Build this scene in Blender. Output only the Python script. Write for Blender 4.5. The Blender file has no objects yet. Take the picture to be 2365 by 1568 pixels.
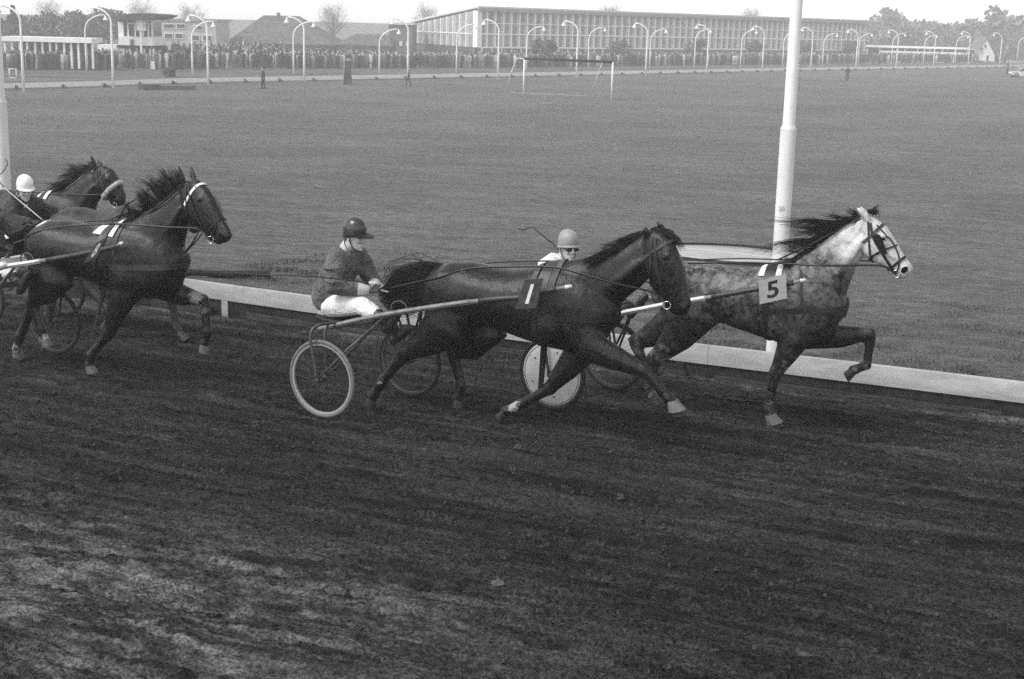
import bpy, bmesh, math, random
import numpy as np
from mathutils import Vector, Matrix
from mathutils.bvhtree import BVHTree

random.seed(7)
rng = np.random.default_rng(7)
SC = bpy.context.scene
COL = SC.collection
rad = math.radians

# ------------------------------------------------------------------ camera
FPX = 2365 * 50 / 36           # focal length in units of the 2365-wide picture
CAM_H, ROLL, PITCH = 3.4, rad(1.43), math.atan((784 - 53) / (2365 * 50 / 36))
_r0 = np.array([1, 0, 0.]); _w = np.array([0, math.cos(PITCH), -math.sin(PITCH)])
_u0 = np.array([0, math.sin(PITCH), math.cos(PITCH)])
_r = _r0 * math.cos(ROLL) + _u0 * math.sin(ROLL)
_u = _u0 * math.cos(ROLL) - _r0 * math.sin(ROLL)
_C = np.array([0, 0, CAM_H])
cam = bpy.data.cameras.new('camera'); cam.lens = 50; cam.sensor_width = 36
cam.clip_start = 0.1; cam.clip_end = 3000
cam_o = bpy.data.objects.new('camera', cam); COL.objects.link(cam_o)
cam_o.matrix_world = Matrix(((_r[0], _u[0], -_w[0], 0), (_r[1], _u[1], -_w[1], 0),
                             (_r[2], _u[2], -_w[2], CAM_H), (0, 0, 0, 1)))
SC.camera = cam_o

# ------------------------------------------------------------------ light: hazy overcast afternoon, black and white
SUN_EL, SUN_AZ = rad(50), rad(242)      # azimuth clockwise from +Y: the veiled sun stands to the left, a little behind the viewer
world = bpy.data.worlds.new('World'); SC.world = world; world.use_nodes = True
nt = world.node_tree; nt.nodes.clear()
sky = nt.nodes.new('ShaderNodeTexSky'); sky.sky_type = 'NISHITA'; sky.sun_disc = False
sky.sun_elevation = SUN_EL; sky.sun_rotation = SUN_AZ
sky.air_density = 1.0; sky.dust_density = 0.8; sky.ozone_density = 1.0
bw = nt.nodes.new('ShaderNodeRGBToBW'); bg = nt.nodes.new('ShaderNodeBackground'); wo = nt.nodes.new('ShaderNodeOutputWorld')
nt.links.new(sky.outputs[0], bw.inputs[0]); nt.links.new(bw.outputs[0], bg.inputs[0]); nt.links.new(bg.outputs[0], wo.inputs[0])
bg.inputs[1].default_value = 0.15
sun = bpy.data.lights.new('sun', 'SUN'); sun.energy = 1.1; sun.angle = rad(22)
sun_o = bpy.data.objects.new('sun', sun); COL.objects.link(sun_o)
_sd = Vector((math.sin(SUN_AZ) * math.cos(SUN_EL), math.cos(SUN_AZ) * math.cos(SUN_EL), math.sin(SUN_EL)))
sun_o.rotation_euler = _sd.to_track_quat('Z', 'Y').to_euler()
sun_o.location = (-30, -20, 60)
SC.view_settings.view_transform = 'Standard'; SC.view_settings.look = 'None'
SC.view_settings.exposure = 1.25; SC.view_settings.gamma = 1.0
SC.cycles.use_denoising = False
SC.cycles.use_adaptive_sampling = True; SC.cycles.adaptive_threshold = .022; SC.cycles.adaptive_min_samples = 40
SC.cycles.volume_bounces = 1
SC.cycles.max_bounces = 5
SC.cycles.diffuse_bounces = 2
SC.cycles.glossy_bounces = 2
SC.cycles.transparent_max_bounces = 8

# ------------------------------------------------------------------ picking helpers: photograph point -> place
SA, CA = math.sin(rad(24)), math.cos(rad(24))     # the home straight runs 24 degrees towards the viewer
FAR_Z = -2.2

def gz(x, y):
    q = x * SA + y * CA
    if q < 14.2:
        return -0.05 * (max(q, 3) - 10.5)
    t = min((q - 14.2) / 60, 1)
    return -.185 + (FAR_Z + .185) * t * (2 - t)

def ray(p):
    return (p[0] - 1182.5) / FPX * _r - (p[1] - 784) / FPX * _u + _w

def ground(p):
    d = ray(p); z = 0; P = _C
    for i in range(200):
        P = _C + d * ((z - CAM_H) / d[2]); z = .5 * z + .5 * gz(P[0], P[1])
    return np.array([P[0], P[1], gz(P[0], P[1])])

def at(x, y, Y):
    d = ray((x, y)); return _C + d * (Y / d[1])

def proj(P):
    q = np.asarray(P) - _C; d = q @ _w; return (1182.5 + FPX * (q @ _r) / d, 784 - FPX * (q @ _u) / d)

def horizon(x):
    return 23 + .025 * x

def far_h(x, y, Y):
    """height above the far ground of picture point (x, y) seen at depth Y"""
    return at(x, y, Y)[2] - FAR_Z

Z5 = lambda x, y: (x * .36659, 319.3 + y * .36659)
Z6 = lambda x, y: (625.9 + x * .33404, 472.6 + y * .33404)
Z7 = lambda x, y: (1085.7 + x * .33404, 472.6 + y * .33404)
Z8 = lambda x, y: (1532.8 + x * .36663, 447.1 + y * .36663)
R1 = lambda x, y: ((2100 + x * 600 / 1470) * .63867, (900 + y * 600 / 1470) * .63867)
R2 = lambda x, y: ((x * 420 / 1432) * .63867, (600 + y * 420 / 1432) * .63867)
R3 = lambda x, y: ((1100 + x * 380 / 1241) * .63867, (760 + y * 380 / 1241) * .63867)

class Frame:
    """a local frame on the ground: s forward along the heading, t to the far side, z up"""
    def __init__(self, P, deg):
        a = rad(deg); self.P = np.array([P[0], P[1], gz(P[0], P[1])]); self.deg = deg
        self.h = np.array([math.cos(a), -math.sin(a), 0]); self.l = np.array([math.sin(a), math.cos(a), 0])
    def pick(self, p, t=0.):
        """picture point on the vertical plane at lateral offset t -> (s, t, z)"""
        d = ray(p); P0 = self.P + self.l * t
        Q = _C + d * (((P0 - _C) @ self.l) / (d @ self.l))
        return np.array([(Q - self.P) @ self.h, t, Q[2] - self.P[2]])
    def shift(self, s, t=0):
        P = self.P + self.h * s + self.l * t
        return Frame(P, self.deg)

# ------------------------------------------------------------------ materials (everything is grey: a black and white photograph)
MATS = {}
def mat(name, v=0.2, rough=0.7, spec=0.3, var=0.0, scale=20.0, bump=0.0, bscale=None, metal=0.0, stretch=None, detail=4.0):
    if name in MATS: return MATS[name]
    m = bpy.data.materials.new(name); m.use_nodes = True
    n = m.node_tree.nodes; l = m.node_tree.links
    b = n['Principled BSDF']
    b.inputs['Base Color'].default_value = (v, v, v, 1)
    b.inputs['Roughness'].default_value = rough
    b.inputs['Metallic'].default_value = metal
    b.inputs['Specular IOR Level'].default_value = spec
    if var or bump:
        tc = n.new('ShaderNodeTexCoord'); mp = n.new('ShaderNodeMapping')
        l.new(tc.outputs['Object'], mp.inputs[0])
        if stretch: mp.inputs['Scale'].default_value = stretch
        ns = n.new('ShaderNodeTexNoise'); ns.inputs['Scale'].default_value = scale; ns.inputs['Detail'].default_value = detail
        l.new(mp.outputs[0], ns.inputs['Vector'])
        if var:
            cr = n.new('ShaderNodeMapRange'); cr.inputs['From Min'].default_value = .3; cr.inputs['From Max'].default_value = .7
            cr.inputs['To Min'].default_value = v * (1 - var); cr.inputs['To Max'].default_value = v * (1 + var)
            l.new(ns.outputs[0], cr.inputs[0]); l.new(cr.outputs[0], b.inputs['Base Color'])
        if bump:
            nb = ns
            if bscale:
                nb = n.new('ShaderNodeTexNoise'); nb.inputs['Scale'].default_value = bscale; nb.inputs['Detail'].default_value = 3
                l.new(mp.outputs[0], nb.inputs['Vector'])
            bp = n.new('ShaderNodeBump'); bp.inputs['Strength'].default_value = bump; bp.inputs['Distance'].default_value = .02
            l.new(nb.outputs[0], bp.inputs['Height']); l.new(bp.outputs[0], b.inputs['Normal'])
    MATS[name] = m
    return m

class NG:
    """small wrapper to write node graphs tersely"""
    def __init__(self, name, rough=.9, spec=.2):
        self.m = bpy.data.materials.new(name); self.m.use_nodes = True
        self.n = self.m.node_tree.nodes; self.l = self.m.node_tree.links
        self.b = self.n['Principled BSDF']
        self.b.inputs['Roughness'].default_value = rough; self.b.inputs['Specular IOR Level'].default_value = spec
        self.tc = self.n.new('ShaderNodeTexCoord')
        MATS[name] = self.m
    def map(self, scale=(1, 1, 1), rot=(0, 0, 0), loc=(0, 0, 0), src='Object'):
        out = self.tc.outputs[src]
        for key, val in (('Rotation', rot), ('Scale', scale), ('Location', loc)):      # turn first, then stretch
            if tuple(val) == ((1, 1, 1) if key == 'Scale' else (0, 0, 0)): continue
            mp = self.n.new('ShaderNodeMapping'); mp.inputs[key].default_value = val
            self.l.new(out, mp.inputs[0]); out = mp.outputs[0]
        return out
    def noise(self, vec, scale, detail=4, rough=.5, dist=0):
        x = self.n.new('ShaderNodeTexNoise'); x.inputs['Scale'].default_value = scale; x.inputs['Detail'].default_value = detail
        x.inputs['Roughness'].default_value = rough; x.inputs['Distortion'].default_value = dist
        self.l.new(vec, x.inputs['Vector']); return x.outputs[0]
    def voro(self, vec, scale, out='Distance', feature='F1'):
        x = self.n.new('ShaderNodeTexVoronoi'); x.inputs['Scale'].default_value = scale; x.feature = feature
        self.l.new(vec, x.inputs['Vector']); return x.outputs[out]
    def rng(self, v, a, b, c, d, smooth=False):
        x = self.n.new('ShaderNodeMapRange'); x.clamp = True
        if smooth: x.interpolation_type = 'SMOOTHSTEP'
        for i, k in enumerate((a, b, c, d)): x.inputs[i + 1].default_value = k
        self.l.new(v, x.inputs[0]); return x.outputs[0]
    def math(self, op, a, b=None):
        x = self.n.new('ShaderNodeMath'); x.operation = op
        for i, k in enumerate((a, b)):
            if k is None: continue
            if isinstance(k, (int, float)): x.inputs[i].default_value = k
            else: self.l.new(k, x.inputs[i])
        return x.outputs[0]
    def mix(self, f, a, b):
        x = self.n.new('ShaderNodeMix'); x.data_type = 'FLOAT'
        for i, k in ((0, f), (2, a), (3, b)):
            if isinstance(k, (int, float)): x.inputs[i].default_value = k
            else: self.l.new(k, x.inputs[i])
        return x.outputs[0]
    def color(self, v): self.l.new(v, self.b.inputs['Base Color'])
    def bump(self, h, strength=.5, dist=.02):
        x = self.n.new('ShaderNodeBump'); x.inputs['Strength'].default_value = strength; x.inputs['Distance'].default_value = dist
        self.l.new(h, x.inputs['Height']); self.l.new(x.outputs[0], self.b.inputs['Normal'])
    def sep(self, vec):
        x = self.n.new('ShaderNodeSeparateXYZ'); self.l.new(vec, x.inputs[0]); return x.outputs

# ------------------------------------------------------------------ mesh helpers
def V(*a): return np.array(a, float)
def unit(v):
    v = np.asarray(v, float); n = np.linalg.norm(v); return v / n if n > 1e-9 else v

class MB:
    def __init__(self): self.v = []; self.f = []
    def add(self, vs, fs):
        o = len(self.v); self.v += [tuple(map(float, p)) for p in vs]; self.f += [tuple(i + o for i in f) for f in fs]
    def box(self, c, size, axes=None, taper=1.0):
        c = V(*c); sx, sy, sz = [k / 2 for k in size]
        ax = axes or (V(1, 0, 0), V(0, 1, 0), V(0, 0, 1)); ax = [V(*a) for a in ax]
        p = []
        for k in (-1, 1):
            t = taper if k > 0 else 1
            for a, b in ((-1, -1), (1, -1), (1, 1), (-1, 1)):
                p.append(c + ax[0] * a * sx * t + ax[1] * b * sy * t + ax[2] * k * sz)
        self.add(p, [(3, 2, 1, 0), (4, 5, 6, 7), (0, 1, 5, 4), (1, 2, 6, 5), (2, 3, 7, 6), (3, 0, 4, 7)])
    def beam(self, a, b, w, h, up=(0, 0, 1)):
        a, b = V(*a), V(*b); x = unit(b - a); y = unit(np.cross(V(*up), x)); z = np.cross(x, y)
        self.box((a + b) / 2, (np.linalg.norm(b - a), w, h), (x, y, z))
    def rings(self, rs, cap=True, closed=False):
        n = len(rs[0]); o = len(self.v)
        for r in rs: self.v += [tuple(map(float, p)) for p in r]
        m = len(rs)
        for i in range(m if closed else m - 1):
            j = (i + 1) % m
            for k in range(n):
                l = (k + 1) % n
                self.f.append((o + i * n + k, o + i * n + l, o + j * n + l, o + j * n + k))
        if cap and not closed:
            self.f.append(tuple(o + k for k in range(n))[::-1]); self.f.append(tuple(o + (m - 1) * n + k for k in range(n)))
    def tube(self, pts, r, n=8, closed=False, up=(0, 0, 1)):
        pts = [V(*p) for p in pts]; m = len(pts)
        if np.isscalar(r): r = [r] * m
        rs = []; prev = None
        for i, p in enumerate(pts):
            if closed: t = pts[(i + 1) % m] - pts[i - 1]
            else: t = pts[min(i + 1, m - 1)] - pts[max(i - 1, 0)]
            t = unit(t)
            if prev is None:
                a = np.cross(V(*up), t)
                if np.linalg.norm(a) < .05: a = np.cross(V(1, 0, 0), t)
                a = unit(a)
            else:
                a = unit(prev - t * (prev @ t))
            prev = a; b = np.cross(t, a)
            rr = r[i] if not isinstance(r[i], (tuple, list)) else None
            ra, rb = (rr, rr) if rr is not None else r[i]
            rs.append([p + a * ra * math.cos(2 * math.pi * k / n) + b * rb * math.sin(2 * math.pi * k / n) for k in range(n)])
        self.rings(rs, True, closed)
    def ellipsoid(self, c, r, axes=None, n=14, m=9):
        c = V(*c); ax = axes or (V(1, 0, 0), V(0, 1, 0), V(0, 0, 1)); ax = [V(*a) for a in ax]
        rs = []
        for i in range(1, m):
            ph = math.pi * i / m; z = -math.cos(ph); q = math.sin(ph)
            rs.append([c + ax[0] * r[0] * q * math.cos(2 * math.pi * k / n) + ax[1] * r[1] * q * math.sin(2 * math.pi * k / n) + ax[2] * r[2] * z for k in range(n)])
        self.rings(rs, True)
    def lathe(self, c, prof, axis=(0, 0, 1), n=20, cap=True):
        a = unit(V(*axis)); x = np.cross(a, V(0, 0, 1))
        x = unit(x) if np.linalg.norm(x) > .05 else V(1, 0, 0)
        y = np.cross(a, x); c = V(*c)
        self.rings([[c + a * h + (x * math.cos(2 * math.pi * k / n) + y * math.sin(2 * math.pi * k / n)) * r for k in range(n)] for r, h in prof], cap)
    def loft(self, secs, n=18, dome=.5, exp=2.2):
        """secs: (top, bottom, halfwidth[, t]) in a side view -> closed body"""
        rs = []; S = []
        for s in secs:
            top, bot, w = V(*s[0]), V(*s[1]), s[2]
            t = s[3] if len(s) > 3 else 0.
            S.append(((V(top[0], 0, top[-1]) + V(bot[0], 0, bot[-1])) / 2 + V(0, t, 0), (V(top[0], 0, top[-1]) - V(bot[0], 0, bot[-1])) / 2, w))
        if dome:
            c0, a0, w0 = S[0]; c1, a1, w1 = S[-1]
            d0 = unit(S[0][0] - S[1][0]); d1 = unit(S[-1][0] - S[-2][0])
            h0 = min(np.linalg.norm(a0), w0) * dome; h1 = min(np.linalg.norm(a1), w1) * dome
            S = [(c0 + d0 * h0, a0 * .45, w0 * .45), (c0 + d0 * h0 * .55, a0 * .8, w0 * .8)] + S + [(c1 + d1 * h1 * .55, a1 * .8, w1 * .8), (c1 + d1 * h1, a1 * .45, w1 * .45)]
        for c, a, w in S:
            ring = []
            for k in range(n):
                q = 2 * math.pi * k / n; cc, ss = math.cos(q), math.sin(q)
                u = math.copysign(abs(cc) ** (2 / exp), cc); v = math.copysign(abs(ss) ** (2 / exp), ss)
                ring.append(c + a * u + V(0, 1, 0) * w * v)
            rs.append(ring)
        self.rings(rs, True)
    def limb(self, pts, radii, n=12, lat=(0, 1, 0)):
        """pts with (front-back, lateral) radii"""
        pts = [V(*p) for p in pts]; m = len(pts); rs = []
        for i, p in enumerate(pts):
            t = unit(pts[min(i + 1, m - 1)] - pts[max(i - 1, 0)])
            L = unit(V(*lat) - t * (V(*lat) @ t)); F = np.cross(L, t)
            ra, rb = radii[i] if isinstance(radii[i], (tuple, list)) else (radii[i], radii[i])
            rs.append([p + F * ra * math.cos(2 * math.pi * k / n) + L * rb * math.sin(2 * math.pi * k / n) for k in range(n)])
        t0 = unit(pts[0] - pts[1]); t1 = unit(pts[-1] - pts[-2])
        def shr(ring, c, k, off): return [c + (q - c) * k + off for q in ring]
        r0 = radii[0] if np.isscalar(radii[0]) else min(radii[0]); r1 = radii[-1] if np.isscalar(radii[-1]) else min(radii[-1])
        rs = [shr(rs[0], pts[0], .5, t0 * r0 * .8), shr(rs[0], pts[0], .85, t0 * r0 * .45)] + rs + [shr(rs[-1], pts[-1], .85, t1 * r1 * .45), shr(rs[-1], pts[-1], .5, t1 * r1 * .8)]
        self.rings(rs, True)
    def mesh(self, name='m', smooth=True):
        me = bpy.data.meshes.new(name); me.from_pydata(self.v, [], self.f); me.update()
        bm = bmesh.new(); bm.from_mesh(me); bmesh.ops.recalc_face_normals(bm, faces=bm.faces); bm.to_mesh(me); bm.free()
        if smooth: me.polygons.foreach_set('use_smooth', [True] * len(me.polygons))
        return me

def link(name, me, material=None, parent=None, loc=None, rotz=None):
    o = bpy.data.objects.new(name, me); COL.objects.link(o)
    if material is not None and me is not None:
        if not me.materials: me.materials.append(material)
    if parent is not None: o.parent = parent
    if loc is not None: o.location = loc
    if rotz is not None: o.rotation_euler = (0, 0, rotz)
    return o

def tag(o, label=None, cat=None, group=None, kind=None):
    if label: o['label'] = label
    if cat: o['category'] = cat
    if group: o['group'] = group
    if kind: o['kind'] = kind
    return o

def empty(name, loc=(0, 0, 0), rotz=0, **k):
    o = bpy.data.objects.new(name, None); COL.objects.link(o); o.location = loc; o.rotation_euler = (0, 0, rotz)
    o.empty_display_size = .1
    return tag(o, **k)

def part(name, mb, material, parent, smooth=True, label=None):
    o = link(name, mb.mesh(name, smooth), material, parent)
    if label: o['label'] = label
    return o

def edge_smooth(me, deg=35):
    """keep hard edges hard on smooth shaded hard-surface meshes"""
    bm = bmesh.new(); bm.from_mesh(me)
    for e in bm.edges:
        if len(e.link_faces) == 2 and e.calc_face_angle(0) > rad(deg): e.smooth = False
    bm.to_mesh(me); bm.free(); return me

def hard(name, mb, material, parent, label=None):
    me = edge_smooth(mb.mesh(name, True)); o = link(name, me, material, parent)
    if label: o['label'] = label
    return o

def remesh(mb, voxel, smooth=4, fac=.5):
    me = mb.mesh('tmp'); o = bpy.data.objects.new('tmp', me); COL.objects.link(o)
    r = o.modifiers.new('r', 'REMESH'); r.mode = 'VOXEL'; r.voxel_size = voxel; r.adaptivity = 0; r.use_smooth_shade = True
    if smooth:
        s = o.modifiers.new('s', 'SMOOTH'); s.factor = fac; s.iterations = smooth
    dg = bpy.context.evaluated_depsgraph_get(); dg.update()
    out = bpy.data.meshes.new_from_object(o.evaluated_get(dg))
    bpy.data.objects.remove(o); bpy.data.meshes.remove(me)
    out.polygons.foreach_set('use_smooth', [True] * len(out.polygons))
    out.materials.clear()
    return out

def bvh(me):
    return BVHTree.FromPolygons([v.co[:] for v in me.vertices], [p.vertices[:] for p in me.polygons])

def spline(pts, n):
    """Catmull-Rom resample"""
    P = [V(*p) for p in pts]; P = [2 * P[0] - P[1]] + P + [2 * P[-1] - P[-2]]
    out = []; m = len(P) - 3
    for i in range(n):
        u = i / (n - 1) * m; k = min(int(u), m - 1); t = u - k
        a, b, c, d = P[k:k + 4]
        out.append(.5 * ((2 * b) + (c - a) * t + (2 * a - 5 * b + 4 * c - d) * t * t + (3 * b - a - 3 * c + d) * t ** 3))
    return out

def text_mesh(s, size, bold=0.0):
    cu = bpy.data.curves.new('t', 'FONT'); cu.body = s; cu.size = size; cu.align_x = 'CENTER'; cu.align_y = 'CENTER'; cu.offset = bold
    cu.extrude = .0015
    o = bpy.data.objects.new('t', cu); COL.objects.link(o)
    dg = bpy.context.evaluated_depsgraph_get(); dg.update()
    me = bpy.data.meshes.new_from_object(o.evaluated_get(dg)); bpy.data.objects.remove(o)
    return me
# ------------------------------------------------------------------ the setting: track, infield, far track
def pq(p, q, z=None):
    x = p * CA + q * SA; y = -p * SA + q * CA
    return V(x, y, gz(x, y) if z is None else z)
def rail_q(p): return 13.99 + (.0085 * (-4 - p) ** 2 if p < -4 else 0)
ROT = (0, 0, rad(24))

# cinder track
g = NG('cinder_track', .95, .12)
v1 = g.map((1, 1, 1), ROT); vs = g.map((.16, 1, 1), ROT); vl = g.map((.05, 1, 1), ROT)
grit = g.noise(v1, 46, 8, .72)
clump = g.noise(v1, 9, 5, .6)
streak = g.noise(vs, 7, 6, .62, .2)
lanes = g.noise(vl, 3.2, 5, .6)
big = g.noise(v1, .55, 4, .55)
co = g.sep(v1)
near = g.rng(co[1], 7.9, 6.0, 0, 1, True)
left = g.rng(co[0], -1.5, -5.0, .15, 1, True)
inner = g.rng(co[1], 11.2, 13.4, 0, 1, True)
sand = g.math('MULTIPLY', g.math('MULTIPLY', near, left), g.rng(g.noise(g.map((.28, 1, 1), ROT), 4.6, 9, .76, 1.2), .44, .60, 0, 1))
base = g.mix(g.rng(grit, .38, .63, 0, 1), .002, .033)
base = g.math('MULTIPLY', base, g.rng(streak, .38, .62, .5, 1.5))
base = g.math('MULTIPLY', base, g.rng(big, .3, .7, .75, 1.25))
base = g.math('MULTIPLY', base, g.rng(g.noise(g.map((.5, 1, 1), ROT), 14, 5, .7, .4), .34, .6, .55, 1.2))
base = g.math('MULTIPLY', base, g.rng(g.noise(g.map((.022, 1, 1), ROT), 26, 4, .6), .4, .6, .68, 1.32))
line = g.math('MULTIPLY', g.rng(lanes, .52, .62, 0, 1), g.mix(inner, .012, .030))
base = g.math('ADD', base, g.math('MULTIPLY', line, g.rng(grit, .3, .65, .3, 1.6)))
dust = g.math('MULTIPLY', g.rng(co[1], 13.3, 13.85, 0, 1, True), g.rng(g.noise(g.map((.3, 1, 1), ROT), 4, 6, .7, .5), .46, .6, 0, 1))
base = g.math('ADD', base, g.math('MULTIPLY', dust, g.rng(grit, .38, .62, .02, .10)))
base = g.math('ADD', base, g.math('MULTIPLY', sand, g.math('MULTIPLY', g.rng(grit, .38, .62, .03, .20), g.rng(g.noise(g.map((.45, 1, 1), ROT), 4.2, 6, .7, .6), .36, .58, .12, 1.25))))
g.color(base)
hgt = g.math('ADD', g.math('MULTIPLY', grit, .55), g.math('ADD', g.math('MULTIPLY', clump, .55), g.math('MULTIPLY', streak, .55)))
g.bump(hgt, .6, .03)

# turf
g = NG('turf', .95, .1)
v1 = g.map((1, 1, 1), ROT); vs = g.map((.62, 1, 1), (0, 0, 0)); vl = g.map((.4, 1, 1), (0, 0, rad(8)))
fine = g.noise(v1, 30, 7, .7); mid = g.noise(vs, 5.0, 7, .68, .3); big = g.noise(vl, .9, 6, .62, .3); huge = g.noise(v1, .12, 3, .5)
base = g.mix(g.rng(fine, .36, .66, 0, 1), .042, .178)
base = g.math('MULTIPLY', base, g.rng(mid, .36, .64, .55, 1.4))
base = g.math('MULTIPLY', base, g.rng(big, .36, .64, .82, 1.2))
base = g.math('MULTIPLY', base, g.rng(huge, .35, .65, .85, 1.15))
g.color(base); g.b.inputs['Sheen Weight'].default_value = .06; g.b.inputs['Sheen Roughness'].default_value = .5
g.bump(g.math('ADD', fine, g.math('MULTIPLY', mid, 1.2)), .8, .06)

def strip(name, qs, ps, material, qfun=None, dz=0):
    vs, fs = [], []
    for q in qs:
        for p in ps:
            qq = qfun(p) + q if qfun else q
            P = pq(p, qq); vs.append((P[0], P[1], P[2] + dz))
    n = len(ps)
    for i in range(len(qs) - 1):
        for k in range(n - 1): fs.append((i * n + k, i * n + k + 1, (i + 1) * n + k + 1, (i + 1) * n + k))
    m = MB(); m.add(vs, fs); o = link(name, m.mesh(name), material); return o

PS = [-1500, -600, -200, -100] + list(np.arange(-60, 61, 6.)) + [100, 200, 600, 1500]
tr = strip('track', [-60, -20, 3, 6, 8, 10, 12, 14.2, 14.6, 17], PS, MATS['cinder_track'], dz=-.055); tag(tr, kind='structure')

def fnoise(nq, np_, dq, dp, lo, hi, slope, stretch=1.0, seed=0):
    """band-limited random relief with 1/f^slope spectrum; stretch > 1 draws it out along the track"""
    r = np.random.default_rng(seed); fq = np.fft.fftfreq(nq, dq)[:, None]; fp = np.fft.rfftfreq(np_, dp)[None] * stretch
    f = np.sqrt(fq ** 2 + fp ** 2) + 1e-6; a = np.where((f > lo) & (f < hi), f ** -slope, 0)
    h = np.fft.irfft2(a * np.exp(2j * np.pi * r.random(a.shape)) * r.rayleigh(1, a.shape), (nq, np_)); return h / h.std()

def relief():
    dp, dq = .019, .024; P_ = np.arange(-15.2, 5.0, dp); Q_ = np.arange(4.0, 14.06, dq); n, m_ = len(Q_), len(P_)
    h = .0055 * fnoise(n, m_, dq, dp, 4, 26, .45, 1.0, 1) + .0075 * fnoise(n, m_, dq, dp, 1.2, 14, .8, 5.0, 2) + .0075 * fnoise(n, m_, dq, dp, 1.5, 16, .5, 24.0, 3) + .008 * fnoise(n, m_, dq, dp, .15, 1.2, 1.0, 2.0, 4)
    r = np.random.default_rng(5)
    # wheel ruts
    for i in range(46):
        q0 = r.uniform(6, 13.7); sl = r.normal(0, .012); w = r.uniform(.018, .04); c = q0 + sl * (P_ + 4) + .05 * np.sin(P_ * r.uniform(.2, .5) + r.uniform(0, 6)); d = Q_[:, None] - c[None]
        h -= r.uniform(.006, .014) * np.exp(-(d / w) ** 2); h += .004 * np.exp(-((np.abs(d) - 1.7 * w) / (w * .6)) ** 2)
    # hoof prints with a rim of thrown dirt
    for i in range(2100):
        pc, qc = r.uniform(-15, 4.8), r.uniform(4.2, 13.8); a = r.uniform(.05, .085); ip, iq = int((pc + 15.2) / dp), int((qc - 4.0) / dq); k = 11
        sl_ = (slice(max(iq - k, 0), min(iq + k, n)), slice(max(ip - k, 0), min(ip + k, m_)))
        X = (P_[None, sl_[1]] - pc); Y_ = (Q_[sl_[0], None] - qc); d = np.sqrt((X * .8) ** 2 + Y_ ** 2) / a
        h[sl_] += -r.uniform(.01, .024) * np.exp(-d ** 4) + r.uniform(.004, .012) * np.exp(-((d - 1.35) / .3) ** 2) * (.4 + .6 * (X < 0))
    x = P_[None] * CA + Q_[:, None] * SA; y = -P_[None] * SA + Q_[:, None] * CA; z = -.05 * (np.maximum(Q_, 3) - 10.5)[:, None] + h - .004
    co = np.stack([x, y, np.broadcast_to(z, x.shape)], -1).reshape(-1, 3); i = np.arange((n - 1) * (m_ - 1)); a = i // (m_ - 1) * m_ + i % (m_ - 1)
    f = np.stack([a, a + 1, a + m_ + 1, a + m_], 1)
    me = bpy.data.meshes.new('track_surface'); me.vertices.add(len(co)); me.vertices.foreach_set('co', co.ravel()); me.loops.add(f.size); me.loops.foreach_set('vertex_index', f.ravel().astype(np.int32))
    me.polygons.add(len(f)); me.polygons.foreach_set('loop_start', np.arange(0, f.size, 4, dtype=np.int32)); me.polygons.foreach_set('loop_total', np.full(len(f), 4, np.int32)); me.polygons.foreach_set('use_smooth', np.ones(len(f), bool)); me.update(calc_edges=True)
    o = link('track_surface', me, MATS['cinder_track']); tag(o, kind='structure')
relief()

PS2 = [-1500, -600, -200, -100, -60] + list(np.arange(-40, 20, 1.)) + list(np.arange(20, 60, 6.)) + [100, 200, 600, 1500]
def infield_q(p): return rail_q(max(p, -26)) + .06
qs = [0] + list(np.linspace(.5, 62, 40)) + [80, 120, 200, 400, 900, 2000]
inf = strip('infield', qs, PS2, MATS['turf'], infield_q, dz=.012); tag(inf, kind='structure')

# far track: a strip between the far rail and the crowd
FAR_IN = [ground(p) for p in [(-420, 222), (0, 208), (200, 203), (400, 195), (600, 190), (900, 184), (1200, 178), (1500, 172), (1800, 165), (2100, 160), (2365, 155), (2900, 147)]]
FAR_OUT = [ground(p) for p in [(-420, 172), (0, 163), (200, 162), (400, 161), (600, 160), (900, 158.5), (1200, 156.5), (1500, 153), (1800, 149.5), (2100, 146.5), (2365, 145), (2900, 141)]]
m = MB()
vs = []
for a, b in zip(FAR_IN, FAR_OUT):
    for t in (.02, .25, .5, .75, 1): vs.append(a + (b - a) * t + V(0, 0, .03))
fs = []
for i in range(len(FAR_IN) - 1):
    for k in range(4): fs.append((i * 5 + k, i * 5 + k + 1, i * 5 + 6 + k, i * 5 + 5 + k))
m.add(vs, fs)
o = link('far_track', m.mesh('far_track'), mat('far_cinder', .10, .95, .1, var=.35, scale=.35, stretch=(.3, 1, 1))); tag(o, kind='structure')
# the paved terrace beyond it where the crowd stands
m = MB(); vs = []
for a, b in zip(FAR_IN, FAR_OUT):
    d = unit(b - a)
    for t in (.4, 30): vs.append(b + d * t + V(0, 0, .035))
m.add(vs, [(2 * i, 2 * i + 1, 2 * i + 3, 2 * i + 2) for i in range(len(FAR_IN) - 1)])
o = link('terrace', m.mesh('terrace'), mat('far_paving', .22, .9, .2, var=.2, scale=.4)); tag(o, kind='structure')

# haze: the misty air of that day
hz = MB(); hz.box((0, 195, 15), (760, 470, 38)); ho = link('haze', hz.mesh('haze', False)); tag(ho, kind='stuff', label='pale winter haze over the whole racecourse', cat='haze')
hm = bpy.data.materials.new('haze_air'); hm.use_nodes = True; n = hm.node_tree.nodes; n.clear()
pv = n.new('ShaderNodeVolumePrincipled'); ou = n.new('ShaderNodeOutputMaterial'); hm.node_tree.links.new(pv.outputs[0], ou.inputs['Volume'])
pv.inputs['Color'].default_value = (.97, .97, .97, 1); pv.inputs['Density'].default_value = HAZE = .0016; pv.inputs['Anisotropy'].default_value = .0
ho.data.materials.append(hm)

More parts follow.
